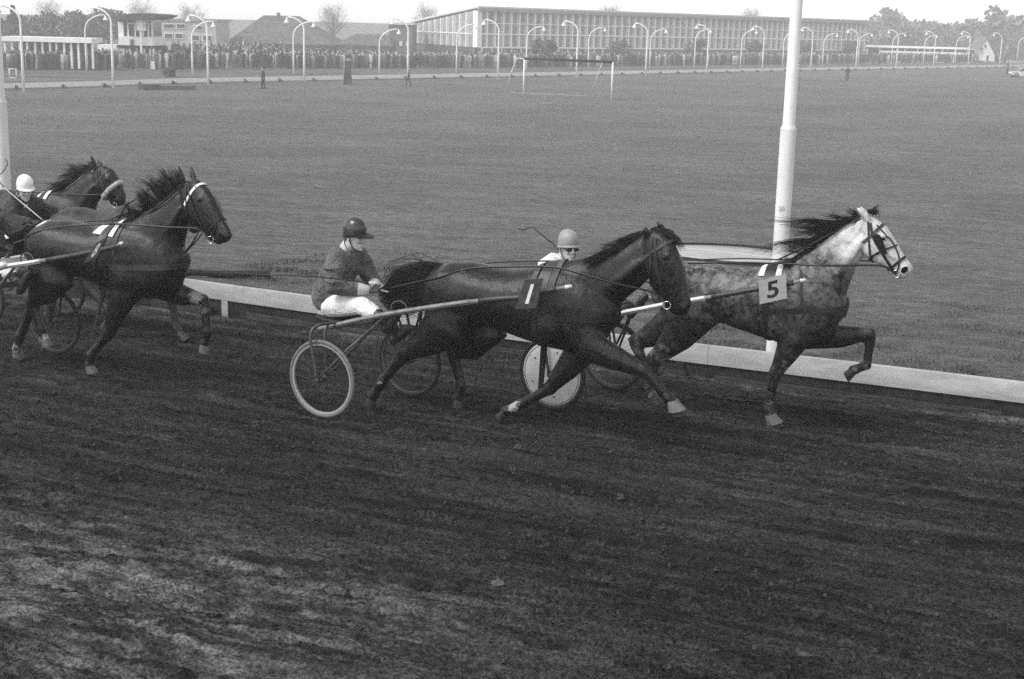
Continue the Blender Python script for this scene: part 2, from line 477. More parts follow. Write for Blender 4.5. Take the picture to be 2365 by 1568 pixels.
# ------------------------------------------------------------------ near rail
g = NG('rail_paint', .55, .35)
v = g.map(); sp = g.noise(v, 70, 5, .7); dirt = g.noise(g.map((.5, .5, 2)), 5, 6, .65)
b = g.mix(g.rng(sp, .60, .70, 0, 1), .38, .18)
b = g.math('MULTIPLY', b, g.rng(dirt, .35, .7, 1.08, .66)); g.color(b); g.bump(sp, .15, .01)
mat('rail_dark', .022, .8, .2, var=.5, scale=8, bump=.3)
mat('plank_wood', .045, .85, .15, var=.5, scale=14, bump=.4, stretch=(.3, .3, 3))
rail = empty('running_rail', pq(-4, rail_q(-4)), label='low white board rail with dark base boards along the near edge of the infield', cat='rail')
RL = pq(-4, rail_q(-4))
def rail_pt(p, dq, z): return pq(p, rail_q(p) + dq) + V(0, 0, z) - RL
for i in range(7):
    p0 = -28 + i * 6.0; p1 = p0 + 5.996
    mb = MB(); k = [p0 + (p1 - p0) * j / 6 for j in range(7)]
    rs = [[rail_pt(p, .02, .150), rail_pt(p, .02, .340), rail_pt(p, .028, .352), rail_pt(p, .085, .352), rail_pt(p, .085, .150)] for p in k]
    mb.rings(rs); hard('board', mb, MATS['rail_paint'], rail)
    mb = MB(); mb.rings([[rail_pt(p, .045, -.05), rail_pt(p, .045, .149), rail_pt(p, .08, .149), rail_pt(p, .08, -.05)] for p in k])
    hard('base_board', mb, MATS['rail_dark'], rail, label='dark base board under the white rail board')
    mb = MB(); a = rail_pt(p0 + 5.7, .03, .04); mb.box(a, (.09, .026, .215), (V(CA, -SA, 0), V(SA, CA, 0), V(0, 0, 1))); hard('post', mb, MATS['rail_paint'] if i < 3 else MATS['rail_dark'], rail)
    for q0, q1, off in ((p0 + .1, p0 + random.uniform(2.5, 3.2), -.06), (p0 + 3.4, p0 + random.uniform(5.2, 5.9), -.02)):
        off += random.uniform(-.02, .02); kk = [q0 + (q1 - q0) * j / 3 for j in range(4)]; mb = MB()
        mb.rings([[rail_pt(p, off, -.05), rail_pt(p, off, .052), rail_pt(p, off + .014, .056), rail_pt(p, off + .05, .05), rail_pt(p, off + .05, -.05)] for p in kk]); hard('edging_plank', mb, MATS['plank_wood'], rail)

# ------------------------------------------------------------------ big white lamp posts behind the near rail
g = NG('white_pole', .4, .4); v = g.map((1, 1, .25)); s1 = g.noise(v, 9, 6, .65)
g.color(g.rng(s1, .3, .75, .78, .60))
mat('lamp_metal', .55, .4, .5); mat('faint_paint', .42, .7, .2)
def big_post(base, step, label, rl, ru, numbered):
    e = empty('lamp_post', base, label=label, cat='lamp post', group='tall white lamp posts behind the near rail')
    mb = MB(); mb.lathe((0, 0, 0), [(rl * 1.02, -.05), (rl, .02), (rl * .985, step - .03), (rl * .97, step)], n=28); hard('lower_tube', mb, MATS['white_pole'], e)
    mb = MB(); mb.lathe((0, 0, 0), [(rl * 1.0, step), (rl * .99, step + .012), (ru * 1.05, step + .05), (ru, step + .06), (ru * .8, 7.2)], n=28); hard('upper_tube', mb, MATS['white_pole'], e)
    mb = MB(); pts = [(0, 0, 7.15)] + [(-1.1 * math.sin(a), 0, 7.2 + 1.0 * (1 - math.cos(a)) * .7 + .35 * math.sin(a)) for a in np.linspace(0, 1.5, 8)]
    mb.tube(pts, ru * .55, 12); part('arm', mb, MATS['white_pole'], e)
    mb = MB(); q = pts[-1]; mb.lathe((q[0] - .05, 0, q[2] - .28), [(.19, 0), (.15, .12), (.07, .22), (.05, .3)], n=20); part('lamp_shade', mb, MATS['lamp_metal'], e)
    if numbered:
        me = text_mesh('20', .075); o = link('number', me, MATS['faint_paint'], e); o.location = (-.01 - .03, -rl * 1.0, numbered); o.rotation_euler = (rad(90), 0, rad(-6))
    return e
B = ground((1786, 828)); st = at(1820, 300, B[1])[2] - B[2]
big_post(B, st, 'tall white lamp post with faint number, behind the grey horse', .089, .068, at(1807, 480, B[1])[2] - B[2])
B = ground((19, 640)); st = at(8, 238, B[1])[2] - B[2]
big_post(B, st, 'tall white lamp post at the left edge, behind the white-helmeted driver', .105, .082, None)

# ------------------------------------------------------------------ throwing circle and dark pipe in the infield
cc = ground((1690, 591)); rr = np.linalg.norm((ground((1870, 594)) - cc)[:2])
ce = empty('throwing_circle', cc, label='round pale concrete pad with dark rim on the grass behind the grey horse', cat='pad')
mb = MB(); N = 64
def cpt(a, r, dz):
    x, y = cc[0] + r * math.cos(a), cc[1] + r * math.sin(a); return V(x - cc[0], y - cc[1], gz(x, y) - cc[2] + dz)
A_ = [2 * math.pi * i / N for i in range(N)]
mb.rings([[cpt(a, rr * .985, -.05) for a in A_], [cpt(a, rr * .985, .03) for a in A_], [cpt(a, rr * .5, .034) for a in A_], [cpt(a, .02, .036) for a in A_]])
part('slab', mb, mat('pale_concrete', .37, .9, .2, var=.15, scale=3), ce)
mb = MB(); mb.rings([[cpt(a, r, z) for r, z in ((rr * .985, -.04), (rr * .985, .075), (rr * 1.02, .075), (rr * 1.02, -.04))] for a in A_], closed=True)
hard('rim', mb, mat('rim_dark', .02, .7, .3), ce)
a, b = ground((1560, 575)), ground((1840, 606)); mb = MB(); mb.beam(a - cc + V(0, 0, .045), b - cc + V(0, 0, .045), .03, .008); hard('painted_line', mb, mat('line_white', .6, .8), ce)

a, b = ground((415, 642)), ground((621, 646))
pe = empty('drain_pipe', a, label='long dark rubber pipe lying on the grass behind the white rail', cat='pipe')
pts = [(b - a) * t + V(0, 0, .075 + .012 * math.sin(9 * t) + gz(*((a + (b - a) * t)[:2])) - (a[2] + (b[2] - a[2]) * t)) for t in np.linspace(-.9, 1, 26)]
mb = MB(); mb.tube(pts, [.055 + .008 * math.sin(7 * i) for i in range(25)] + [.062], 14); part('tube', mb, mat('rubber', .018, .6, .3, var=.4, scale=9, bump=.3), pe)
mb = MB(); mb.tube([pts[-1] - unit(b - a) * .05, pts[-1] + unit(b - a) * .015], .072, 14); hard('end_collar', mb, MATS['rubber'], pe)

# ------------------------------------------------------------------ loose clods on the track and rough grass by the rail (uncountable)
def clods():
    me_v, me_f = [], []
    for i in range(9000):
        q = rng.uniform(5.6, 13.9); p = rng.uniform(-11.5 + .0 * q, 1.5)
        if rng.random() < .35: q = 13.95 - abs(rng.normal(0, .35)); 
        P = pq(p, q); r = .004 + .012 * rng.random() ** 3
        if rng.random() < .012: r *= 2.2
        o = len(me_v); a0 = rng.uniform(0, 6.28); n = 5
        for k in range(n):
            a = a0 + 2 * math.pi * k / n; s = r * rng.uniform(.75, 1.5); me_v.append((P[0] + s * math.cos(a), P[1] + s * math.sin(a), P[2] - .004))
        for k in range(n):
            a = a0 + .5 + 2 * math.pi * k / n; s = r * rng.uniform(.5, .9); me_v.append((P[0] + s * math.cos(a), P[1] + s * math.sin(a), P[2] + r * rng.uniform(.6, .95)))
        for k in range(n): me_f.append((o + k, o + (k + 1) % n, o + n + (k + 1) % n, o + n + k))
        me_f.append(tuple(o + n + k for k in range(n)))
    m = MB(); m.v = me_v; m.f = me_f
    o = link('clods', m.mesh('clods', False), mat('clod', .05, .95, .1, var=.5, scale=30)); tag(o, 'small loose clods of cinder scattered over the track', 'clods', kind='stuff')
clods()

def blades():
    N = 110000
    p = rng.uniform(-13, 6, N); dq = .12 + 9.0 * rng.random(N) ** 1.7
    q = np.array([rail_q(a) for a in p]) + dq
    x = p * CA + q * SA; y = -p * SA + q * CA; z = np.array([gz(a, b) for a, b in zip(x, y)])
    # tufts: keep where a cheap sum of sines is high
    f = np.sin(x * 3.1 + 1.3 * np.sin(y * 2.3)) + np.sin(y * 4.7 + x * 1.9) + .8 * np.sin(x * 7.3 - y * 5.9)
    keep = (f + rng.normal(0, .8, N) > .1); x, y, z, f, dq = x[keep], y[keep], z[keep], f[keep], dq[keep]
    n = len(x); h = (.02 + .03 * rng.random(n) + .024 * np.clip(f - .3, 0, 2)) * np.clip(1.15 - dq / 12, .5, 1)
    a = rng.uniform(0, 6.28, n); le = rng.uniform(.2, 1.1, n) * h; b = rng.uniform(0, 6.28, n); wd = .006 + .004 * rng.random(n)
    vs = np.zeros((n, 3, 3)); vs[:, 0] = np.stack([x - wd * np.cos(a), y - wd * np.sin(a), z], 1); vs[:, 1] = np.stack([x + wd * np.cos(a), y + wd * np.sin(a), z], 1)
    vs[:, 2] = np.stack([x + le * np.cos(b), y + le * np.sin(b), z + h + .01], 1)
    me = bpy.data.meshes.new('rough_grass'); me.from_pydata(vs.reshape(-1, 3).tolist(), [], np.arange(n * 3).reshape(-1, 3).tolist()); me.update()
    o = link('rough_grass', me, mat('grass_blade', .10, .8, .2, var=.5, scale=1.5)); tag(o, 'rough tufts of grass growing behind the near rail', 'grass', kind='stuff')
blades()

B = ground((1150, 1352)); mb = MB(); mb.ellipsoid((0, 0, .012), (.045, .03, .022), None, 9, 6)
mb.v = [tuple(V(*v) + rng.normal(0, .005, 3)) for v in mb.v]
o = link('stone', mb.mesh('stone', False), mat('stone_grey', .09, .9, .1, var=.3, scale=40), None, B); tag(o, 'single flat stone lying alone on the track in the foreground', 'stone')
# ------------------------------------------------------------------ horses
R5 = lambda x, y: ((x * 500 / 1960) * .63867, (1000 + y * 500 / 1960) * .63867)

def coat(name, dark, light, masks=(), grey=False, rough=.46):
    g = NG(name, rough, .36)
    v = g.map(); c = g.sep(v)
    n1 = g.noise(v, 5, 5, .6, .4); n2 = g.noise(v, 55, 5, .6); n3 = g.noise(g.map((1, 1, .35)), 90, 3, .6)
    b = g.mix(g.rng(n1, .35, .68, 0, 1), dark, light)
    if grey:
        a1 = g.noise(v, 13, 6, .62, .8); a2 = g.noise(v, 4, 4, .55, .5); a3 = g.noise(g.map((1, 1, 1), loc=(3, 1, 2)), 28, 5, .6, .5)
        dap = g.rng(g.math('ADD', g.math('MULTIPLY', a1, .7), g.math('ADD', g.math('MULTIPLY', a2, .35), g.math('MULTIPLY', a3, .4))), .62, .84, 0, 1)
        b = g.mix(dap, .012, .19)
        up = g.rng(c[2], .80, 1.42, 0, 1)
        b = g.math('MULTIPLY', b, g.mix(up, .14, 1.1))  # dark legs, and belly shade put into the coat colour
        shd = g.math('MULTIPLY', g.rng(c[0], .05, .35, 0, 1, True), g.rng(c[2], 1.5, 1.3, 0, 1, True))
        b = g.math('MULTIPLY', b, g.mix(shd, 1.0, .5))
        hd = g.rng(g.math('ADD', g.math('MULTIPLY', c[0], .75), c[2]), 1.80, 2.02, 0, 1, True)
        hb = g.mix(g.rng(g.noise(v, 8, 5, .6, .4), .48, .74, 0, 1), .58, .24)
        b = g.mix(g.math('MULTIPLY', hd, .92), b, hb)
        ls = g.math('MULTIPLY', g.rng(c[2], .74, .6, 0, 1), g.rng(g.noise(v, 16, 4), .52, .66, 0, .12))
        b = g.math('ADD', b, ls)
    b = g.math('MULTIPLY', b, g.rng(n2, .3, .7, .78, 1.22))
    for (p, r, val) in masks:
        d = g.n.new('ShaderNodeVectorMath'); d.operation = 'DISTANCE'; g.l.new(v, d.inputs[0]); d.inputs[1].default_value = tuple(p)
        dd = g.math('ADD', d.outputs['Value'], g.math('MULTIPLY', g.math('SUBTRACT', g.noise(v, 26, 4, .7), .5), r * 2.6))
        b = g.mix(g.rng(dd, r * 1.05, r * .6, 0, 1), b, val)
    g.color(b); g.bump(g.math('ADD', g.math('MULTIPLY', n3, .8), g.math('ADD', g.math('MULTIPLY', g.noise(g.map((1.2, 1, .7)), 6, 2, .5, .3), 3.0), g.math('MULTIPLY', g.noise(g.map((1.0, 1, .45)), 17, 4, .65, .7), 1.6))), .34, .014)
    return g.m

TRUNK = [((-1.215, 1.21), (-1.20, 1.00), .12), ((-1.13, 1.345), (-1.12, .93), .21), ((-.96, 1.42), (-.98, .88), .262), ((-.78, 1.43), (-.80, .90), .27),
         ((-.60, 1.405), (-.62, .90), .272), ((-.43, 1.395), (-.42, .85), .285), ((-.25, 1.425), (-.22, .80), .28), ((-.10, 1.485), (-.05, .76), .25),
         ((.08, 1.485), (.12, .745), .235), ((.25, 1.43), (.29, .775), .225), ((.39, 1.34), (.41, .86), .195), ((.465, 1.26), (.47, 1.0), .14)]
FR = [(.18, .09), (.15, .095), (.108, .08), (.067, .055), (.066, .055), (.052, .043), (.044, .035), (.043, .035), (.052, .044), (.041, .037), (.050, .046)]
HR = [(.25, .125), (.235, .13), (.155, .095), (.086, .06), (.086, .058), (.062, .047), (.051, .039), (.047, .038), (.054, .045), (.042, .038), (.051, .047)]

def relax(me, weight, its):
    """Laplacian smoothing with a weight per vertex"""
    n = len(me.vertices); co = np.empty(n * 3); me.vertices.foreach_get('co', co); co = co.reshape(-1, 3)
    ed = np.empty(len(me.edges) * 2, int); me.edges.foreach_get('vertices', ed); ed = ed.reshape(-1, 2)
    deg = np.bincount(ed.ravel(), minlength=n)[:, None].clip(1)
    w = weight(co)[:, None]
    for k in range(its):
        acc = np.stack([np.bincount(ed[:, 0], co[ed[:, 1], c], n) + np.bincount(ed[:, 1], co[ed[:, 0], c], n) for c in range(3)], 1)
        co = co + (acc / deg - co) * w
    me.vertices.foreach_set('co', co.ravel()); me.update()

def leg_path(a, b, k, f, c):
    L = lambda p, q, t: p + (q - p) * t
    bow = unit(np.cross(V(0, 1, 0), k - b)) * .0
    return [a, b, L(b, k, .45) + bow, L(b, k, .88), k, L(k, f, .16), L(k, f, .5), L(k, f, .86), f, L(f, c, .38), L(f, c, .68)]

def make_horse(name, F, spec, label, coat_m, hair_m, voxel=.0115, hoof_m=None):
    e = empty(name, F.P, -rad(F.deg), label=label, cat='horse')
    sB, sC, dz = spec['body']; k = (sC - sB) / 1.71
    def T(p): return V(sB + (p[0] + 1.215) * k, 0, p[1] + dz)
    spec['T'] = T
    mb = MB(); mb.loft([(T(a), T(b), w) for a, b, w in TRUNK], 22, .5, 2.15)
    mb.loft(spec['neck'], 18, .3, 2.1); mb.loft(spec['head'], 18, .45, 2.5)
    for sd in (-1, 1):
        c = T((.22, 1.07)); mb.ellipsoid(c + V(0, sd * .165, 0), (.17, .06, .22), (unit(V(.9, 0, -.35)), V(0, 1, 0), unit(V(.35, 0, .9))))
        c = T((-.93, 1.17)); mb.ellipsoid(c + V(0, sd * .17, 0), (.22, .095, .21))
        c = T((-.05, 1.0)); mb.ellipsoid(c + V(0, sd * .17, -.02), (.2, .085, .17))
        c = T((.13, .99)); mb.ellipsoid(c + V(0, sd * .175, 0), (.16, .06, .085), (unit(V(.8, 0, -.6)), V(0, 1, 0), unit(V(.6, 0, .8))))      # triceps
        c = T((-1.02, 1.06)); mb.ellipsoid(c + V(0, sd * .165, 0), (.10, .08, .27), (unit(V(.93, 0, .35)), V(0, 1, 0), unit(V(-.35, 0, .93))))   # ham
        c = T((-.78, 1.0)); mb.ellipsoid(c + V(0, sd * .17, 0), (.09, .07, .17), (unit(V(.9, 0, -.3)), V(0, 1, 0), unit(V(.3, 0, .9))))            # stifle
        N_ = spec['neck']; a_ = (V(*N_[0][0]) * .35 + V(*N_[0][1]) * .65); b_ = (V(*N_[-1][0]) * .45 + V(*N_[-1][1]) * .55); nd = unit(b_ - a_)
        mb.ellipsoid((a_ + b_) / 2 + V(0, sd * .095, 0), (np.linalg.norm(b_ - a_) * .55, .035, .055), (nd, V(0, 1, 0), unit(np.cross(nd, V(0, 1, 0)))))   # neck muscle
        H = spec['head']; ctr = lambda i: (V(H[i][0][0], 0, H[i][0][-1]) + V(H[i][1][0], 0, H[i][1][-1])) / 2
        low = lambda i, t: V(H[i][0][0], 0, H[i][0][-1]) * (1 - t) + V(H[i][1][0], 0, H[i][1][-1]) * t
        mb.ellipsoid(low(1, .62) + V(0, sd * .074, 0), (.085, .03, .105))          # cheek
        fa, fb = low(2, .5), low(4, .45); fd = unit(fb - fa); mb.ellipsoid((fa + fb) / 2 + V(0, sd * .082, 0), (np.linalg.norm(fb - fa) * .6, .012, .012), (fd, V(0, 1, 0), np.cross(fd, V(0, 1, 0))))   # facial crest
        ey = low(2, .26); mb.ellipsoid(ey + V(0, sd * .094, .008), (.038, .012, .024))   # brow
        nz = low(-2, .42); mb.ellipsoid(nz + V(0, sd * .046, 0), (.034, .022, .034))  # nostril flare
    mb.ellipsoid(low(-2, .85), (.045, .042, .03))                                     # lips
    for base, tip in spec['ears']:
        base, tip = V(*base), V(*tip); d = tip - base
        mb.limb([base - d * .12, base + d * .25, base + d * .55, base + d * .82, tip], [(.024, .026), (.036, .026), (.034, .022), (.021, .016), (.009, .009)], 10)
    hoofs = []
    for key, sd in (('RF', -1), ('LF', 1), ('RH', -1), ('LH', 1)):
        L = spec[key]; fore = key[1] == 'F'
        top = T((.20, 1.10)) if fore else T((-.93, 1.12))
        top = top + V(0, sd * (.12 if fore else .115), 0)
        pts = leg_path(top, L[0], L[1], L[2], L[3])
        mb.limb(pts, FR if fore else HR, 12)
        if not fore:   # point of the hock
            b_, k_, f_ = L[0], L[1], L[2]; back = unit(unit(k_ - b_) + unit(k_ - f_)); mb.ellipsoid(k_ + back * .03 + (b_ - k_) * .06, (.034, .026, .04))
        f, c = L[2], L[3]; d = unit(c - f); n = V(*L[4]) if len(L) > 4 else d
        hoofs.append((key, f + (c - f) * .66, c, d, unit(n)))
    me = remesh(mb, voxel, 3, .5)
    hx0 = min(spec['head'][0][0][0], spec['head'][0][1][0]); sB_, sC_ = spec['body'][0], spec['body'][1]
    def wt(co):
        z = np.clip((co[:, 2] - .55) / .25, 0, 1); hd = np.clip((co[:, 0] - hx0 + .10) / .12, 0, 1) * (co[:, 2] > 1.2)
        return .05 + .5 * z * (1 - hd)
    relax(me, wt, int(13 * (.0115 / voxel) ** 2))
    if 'shear' in spec:      # head turned a little towards the viewer
        kk_, s0_ = spec['shear']
        for v in me.vertices:
            if v.co.z > 1.15 and v.co.x > s0_: v.co.y -= kk_ * (v.co.x - s0_)
        me.update()
    body = link('body', me, coat_m, e); spec['bvh'] = bvh(me); spec['e'] = e
    hm = hoof_m or mat('hoof_horn', .025, .6, .3, var=.4, scale=25)
    for key, cor, c, d, n in hoofs:
        mb = MB(); ax = n; fwd = unit(V(1, 0, 0) - ax * (V(1, 0, 0) @ ax)); sd = np.cross(ax, fwd)
        rs = []
        for h, r, sh in ((-.005, .040, 0), (.012, .048, .004), (.06, .058, .018), (.078, .061, .022)):
            ctr = cor + ax * h + fwd * sh
            rs.append([ctr + fwd * r * (math.cos(a) if math.cos(a) > -.6 else -.6) + sd * r * .92 * math.sin(a) for a in np.linspace(0, 2 * math.pi, 17)[:-1]])
        mb.rings(rs); hard('hoof', mb, hm, e)
        if key in spec.get('boots', ()):
            mb = MB(); rs = []
            for h, r, sh in ((-.05, .047, -.008), (-.04, .051, -.006), (-.005, .058, .004), (.03, .072, .014), (.038, .074, .016)):
                ctr = cor + ax * h + fwd * sh; rs.append([ctr + fwd * r * math.cos(a) + sd * r * math.sin(a) for a in np.linspace(0, 2 * math.pi, 19)[:-1]])
            mb.rings(rs); hard('bell_boot', mb, mat('grey_boot', .12, .7, .3, var=.25, scale=20), e, label='pale grey rubber bell boot')
    # eyes and nostrils
    H = spec['head']
    for sd in (-1, 1):
        c = low(2, .28)
        for kk in range(3):
            hit = spec['bvh'].ray_cast(Vector((c[0], sd * .6, c[2])), Vector((0, -sd, 0)))
        if hit[0] is not None:
            P = V(*hit[0]); mb = MB(); ax = unit(V(*(low(3, .3) - low(1, .3)))); mb.ellipsoid(P - V(0, sd * .004, 0), (.024, .006, .015), (ax, V(0, 1, 0), np.cross(ax, V(0, 1, 0)))); part('eye', mb, mat('eye_dark', .006, .08, .6), e)
        c = low(-2, spec.get('nostril', .45))
        hit = spec['bvh'].ray_cast(Vector((c[0], sd * .6, c[2])), Vector((0, -sd, 0)))
        if hit[0] is not None:
            P = V(*hit[0]); nn = V(*hit[1]); ax = unit(V(.7, 0, .7) - nn * (nn @ V(.7, 0, .7))); mb = MB()
            mb.ellipsoid(P, (.034, .025, .006), (ax, np.cross(nn, ax), nn)); part('nostril', mb, mat('nostril_dark', .004, .9, .05), e)
    return e

def strand_mesh(strands, r0=.0035, n=3):
    vs, fs = [], []
    for pts in strands:
        m = len(pts); o = len(vs)
        for i, p in enumerate(pts):
            t = unit(pts[min(i + 1, m - 1)] - pts[max(i - 1, 0)]); a = unit(np.cross(t, V(.3, .9, .2))); b = np.cross(t, a); r = r0 * (1 - .85 * (i / (m - 1)) ** 2)
            for k in range(n): vs.append(p + (a * math.cos(2 * math.pi * k / n) + b * math.sin(2 * math.pi * k / n)) * r)
        for i in range(m - 1):
            for k in range(n): fs.append((o + i * n + k, o + i * n + (k + 1) % n, o + (i + 1) * n + (k + 1) % n, o + (i + 1) * n + k))
    m = MB(); m.add(vs, fs); return m

def hair(name, e, roots, flows, count, material, spread=.03, r0=.0035, seg=7, wave=.015, jitter=.3):
    """roots: polyline of root points; flows: same number of offset control lists (mid, tip) relative to the root"""
    R = spline(roots, 60); K = len(flows); st = []; NC = max(12, count // 22)
    for c in range(NC):
        uc = (c + random.random()) / NC; sc_ = max(.35, 1 + random.gauss(0, jitter)); nc = rng.normal(0, spread, 3) * V(1, .6, 1); nc2 = rng.normal(0, spread * 2.2, 3) * V(1, .6, 1); pc = random.uniform(0, 6.28)
        for i in range(count // NC + 1):
            u = min(max(uc + random.gauss(0, .5 / NC), 0), 1); k = u * 59; a = int(min(k, 58)); p = R[a] + (R[a + 1] - R[a]) * (k - a)
            ku = u * (K - 1); j = min(int(ku), K - 2); w = ku - j
            mid = V(*flows[j][0]) * (1 - w) + V(*flows[j + 1][0]) * w; tip = V(*flows[j][1]) * (1 - w) + V(*flows[j + 1][1]) * w
            s = sc_ * random.uniform(.7, 1.15); f1 = rng.normal(0, spread * .3, 3); f2 = rng.normal(0, spread * .55, 3); p = p + rng.normal(0, .006, 3); pts = []
            for q in range(seg):
                t = q / (seg - 1); b = p + (mid * s + nc + f1) * 2 * t * (1 - t) + (tip * s + nc2 + f2) * t * t
                pts.append(b + V(0, .7, 1) * wave * math.sin(pc + 4.5 * t) * t)
            st.append(pts)
    return part(name, strand_mesh(st, r0), material, e, True)

# ---- harness helpers (all in the horse's own frame)
def near_pt(sp, s, z, side=-1, off=.006):
    h = sp['bvh'].ray_cast(Vector((s, side * 1.3, z)), Vector((0, -side, 0)))
    if h[0] is None: return None
    n = V(*h[1]); return V(*h[0]) + n * off, n

def strap(sp, path, width, material, side=-1, name='strap', th=.005, n=24, parent=None, off=.004):
    """flat strap lying on the horse's flank along (s, z) points"""
    path = [(p[0], 0, p[-1]) for p in path]; pts = spline(path, n); P = []
    for q in pts:
        r = near_pt(sp, q[0], q[2], side, off)
        if r: P.append(r)
    if len(P) < 3: return None
    rs = []
    for i, (p, nn) in enumerate(P):
        t = unit(P[min(i + 1, len(P) - 1)][0] - P[max(i - 1, 0)][0]); w = unit(np.cross(t, nn)) * width / 2
        rs.append([p - w, p + w, p + w + nn * th, p - w + nn * th])
    mb = MB(); mb.rings(rs); return hard(name, mb, material, parent or sp['e'])

def band(sp, c, normal, width, material, name='band', th=.006, n=48, start=.6, arc=(0, 2 * math.pi), up=(0, 1, 0), parent=None, off=.003):
    """strap that goes round the body in the plane through c"""
    c = V(*c); nn = unit(V(*normal)); a = unit(V(*up) - nn * (V(*up) @ nn)); b = np.cross(nn, a); rs = []
    full = abs(arc[1] - arc[0] - 2 * math.pi) < 1e-6
    for i in range(n if full else n + 1):
        q = arc[0] + (arc[1] - arc[0]) * i / n; d = a * math.cos(q) + b * math.sin(q); ring = []
        for s in (-1, 1):
            o = c + nn * s * width / 2; h = sp['bvh'].ray_cast(Vector(o + d * start), Vector(-d))
            r = (V(*h[0]) - o) @ d if h[0] is not None else None
            ring.append((o, d, r))
        if any(x[2] is None or x[2] < .01 for x in ring): continue
        (o1, d1, r1), (o2, d2, r2) = ring
        rs.append([o1 + d * (r1 + off), o2 + d * (r2 + off), o2 + d * (r2 + off + th), o1 + d * (r1 + off + th)])
    if len(rs) < 4: return None
    mb = MB(); mb.rings(rs, True, full); return hard(name, mb, material, parent or sp['e'])

LEATHER = mat('leather', .012, .4, .4); LEATHER_B = mat('leather_worn', .035, .45, .4, var=.3, scale=30); STEEL = mat('steel', .6, .25, .5, metal=1.0); WHITE_CLOTH = mat('white_cloth', .72, .9, .1, var=.08, scale=12)
GREY_CLOTH = mat('grey_cloth', .10, .9, .1, var=.3, scale=14)

def headpt(sp, i, t):
    """point in the side view on head section i (may be fractional), t from front line (0) to jaw (1)"""
    H = sp['head']; a = int(math.floor(i)); b = min(a + 1, len(H) - 1); w = i - a
    g_ = lambda k: V(H[k][0][0], 0, H[k][0][-1]) * (1 - t) + V(H[k][1][0], 0, H[k][1][-1]) * t
    P = g_(a) * (1 - w) + g_(b) * w
    if 'shear' in sp: P = P - V(0, sp['shear'][0] * max(0, P[0] - sp['shear'][1]), 0)
    return P

def turn_head(F, sp, kk_, s0):
    """turn the head towards the viewer by shearing, keeping its outline where the photograph has it"""
    def rp(P):
        P = V(P[0], 0, P[-1]); px = proj(F.P + F.h * P[0] + V(0, 0, P[2])); s_ = P[0]
        for i in range(12):
            Q = F.pick(px, -kk_ * max(0, s_ - s0)); s_ = Q[0]
        return V(Q[0], 0, Q[2])
    sp['head'] = [(rp(a), rp(b), w) for a, b, w in sp['head']]; sp['shear'] = (kk_, s0)

def bridle(sp, white_brow=False, blinker=False, fur=False):
    e = sp['e']; hp = lambda i, t: headpt(sp, i, t)
    br = empty('bridle'); br.parent = e
    brow = WHITE_CLOTH if white_brow else LEATHER_B
    c = (hp(1.2, 0) + hp(1.2, 1)) / 2; nrm = unit(hp(2.6, .3) - hp(.6, .3)); nrm = unit(nrm + .25 * unit(hp(1, 0) - hp(1, 1)))
    band(sp, hp(1.25, .25), unit(hp(2.2, .3) - hp(.9, .2)), .026, brow, 'browband', start=.2, arc=(0, 2 * math.pi), parent=br)
    hh = hp(4.6, .5); band(sp, hh, unit(hp(6, .5) - hp(3, .5)), .022, LEATHER, 'noseband', start=.2, parent=br)
    for sd in (-1, 1):
        strap(sp, [hp(.7, .12), hp(1.2, .42), hp(2.6, .68), hp(4.2, .82), hp(5.0, .85)], .022, LEATHER, sd, 'cheek_strap', parent=br)
        strap(sp, [hp(.5, .10), hp(.7, .5), hp(.95, .80), hp(1.2, .97)], .016, LEATHER, sd, 'throat_lash', parent=br)
        strap(sp, [hp(1.3, .10), hp(3.0, .12), hp(4.5, .22), hp(5.0, .5), hp(5.1, .8)], .012, LEATHER, sd, 'overcheck_strap', parent=br)
        q = near_pt(sp, *(hp(5.2, .84)[[0, 2]]), sd, .012) or (hp(5.2, .84) + V(0, sd * .06, 0), V(0, sd, 0))
        mb = MB(); mb.tube([q[0] + V(.032 * math.cos(a), 0, .032 * math.sin(a)) for a in np.linspace(0, 2 * math.pi, 17)[:-1]], .005, 6, True); part('bit_ring', mb, STEEL, br)
        sp['bit%d' % sd] = q[0]
    if blinker:
        q = near_pt(sp, *(hp(1.75, .42)[[0, 2]]), -1, .012)
        if q:
            d1 = unit(hp(2.6, .68) - hp(1.2, .42)); d2 = unit(np.cross(q[1], d1)); mb = MB()
            pr = [(-.075, .022), (-.05, .036), (0, .036), (.05, .026), (.10, .016), (.115, .010)]
            mb.rings([[q[0] + d1 * a - d2 * w - q[1] * .004, q[0] + d1 * a + d2 * w + q[1] * .012, q[0] + d1 * a + d2 * w + q[1] * .018, q[0] + d1 * a - d2 * w + q[1] * .004] for a, w in pr]); hard('blinker', mb, LEATHER, br, label='black leather blinker beside the eye')
    if fur:
        c = hp(2.75, .5); nrm = unit(hp(4.0, .5) - hp(1.5, .5)); a = V(0, 1, 0); b = np.cross(nrm, a); pts = []
        for q in np.linspace(0, 2 * math.pi, 30)[:-1]:
            d = a * math.cos(q) + b * math.sin(q); h = sp['bvh'].ray_cast(Vector(c + d * .3), Vector(-d))
            if h[0] is not None: pts.append(V(*h[0]) + d * .012)
        mb = MB(); mb.tube(pts, .028, 10, True); o = part('fur_noseband', mb, mat('sheepskin', .42, .95, .05, var=.3, scale=60), br, label='thick pale sheepskin noseband')
        st = []
        for k in range(700):
            p = random.choice(pts); d = unit(rng.normal(0, 1, 3)); st.append([p + d * .02, p + d * .034 + rng.normal(0, .003, 3), p + d * .043 + rng.normal(0, .006, 3)])
        part('noseband_wool', strand_mesh(st, .003), MATS['sheepskin'], br)
    return br

def rein(e, pts, r=.008, n=40, material=None, name='rein'):
    mb = MB(); mb.tube(spline(pts, n), (r), 6); return part(name, mb, material or LEATHER, e)

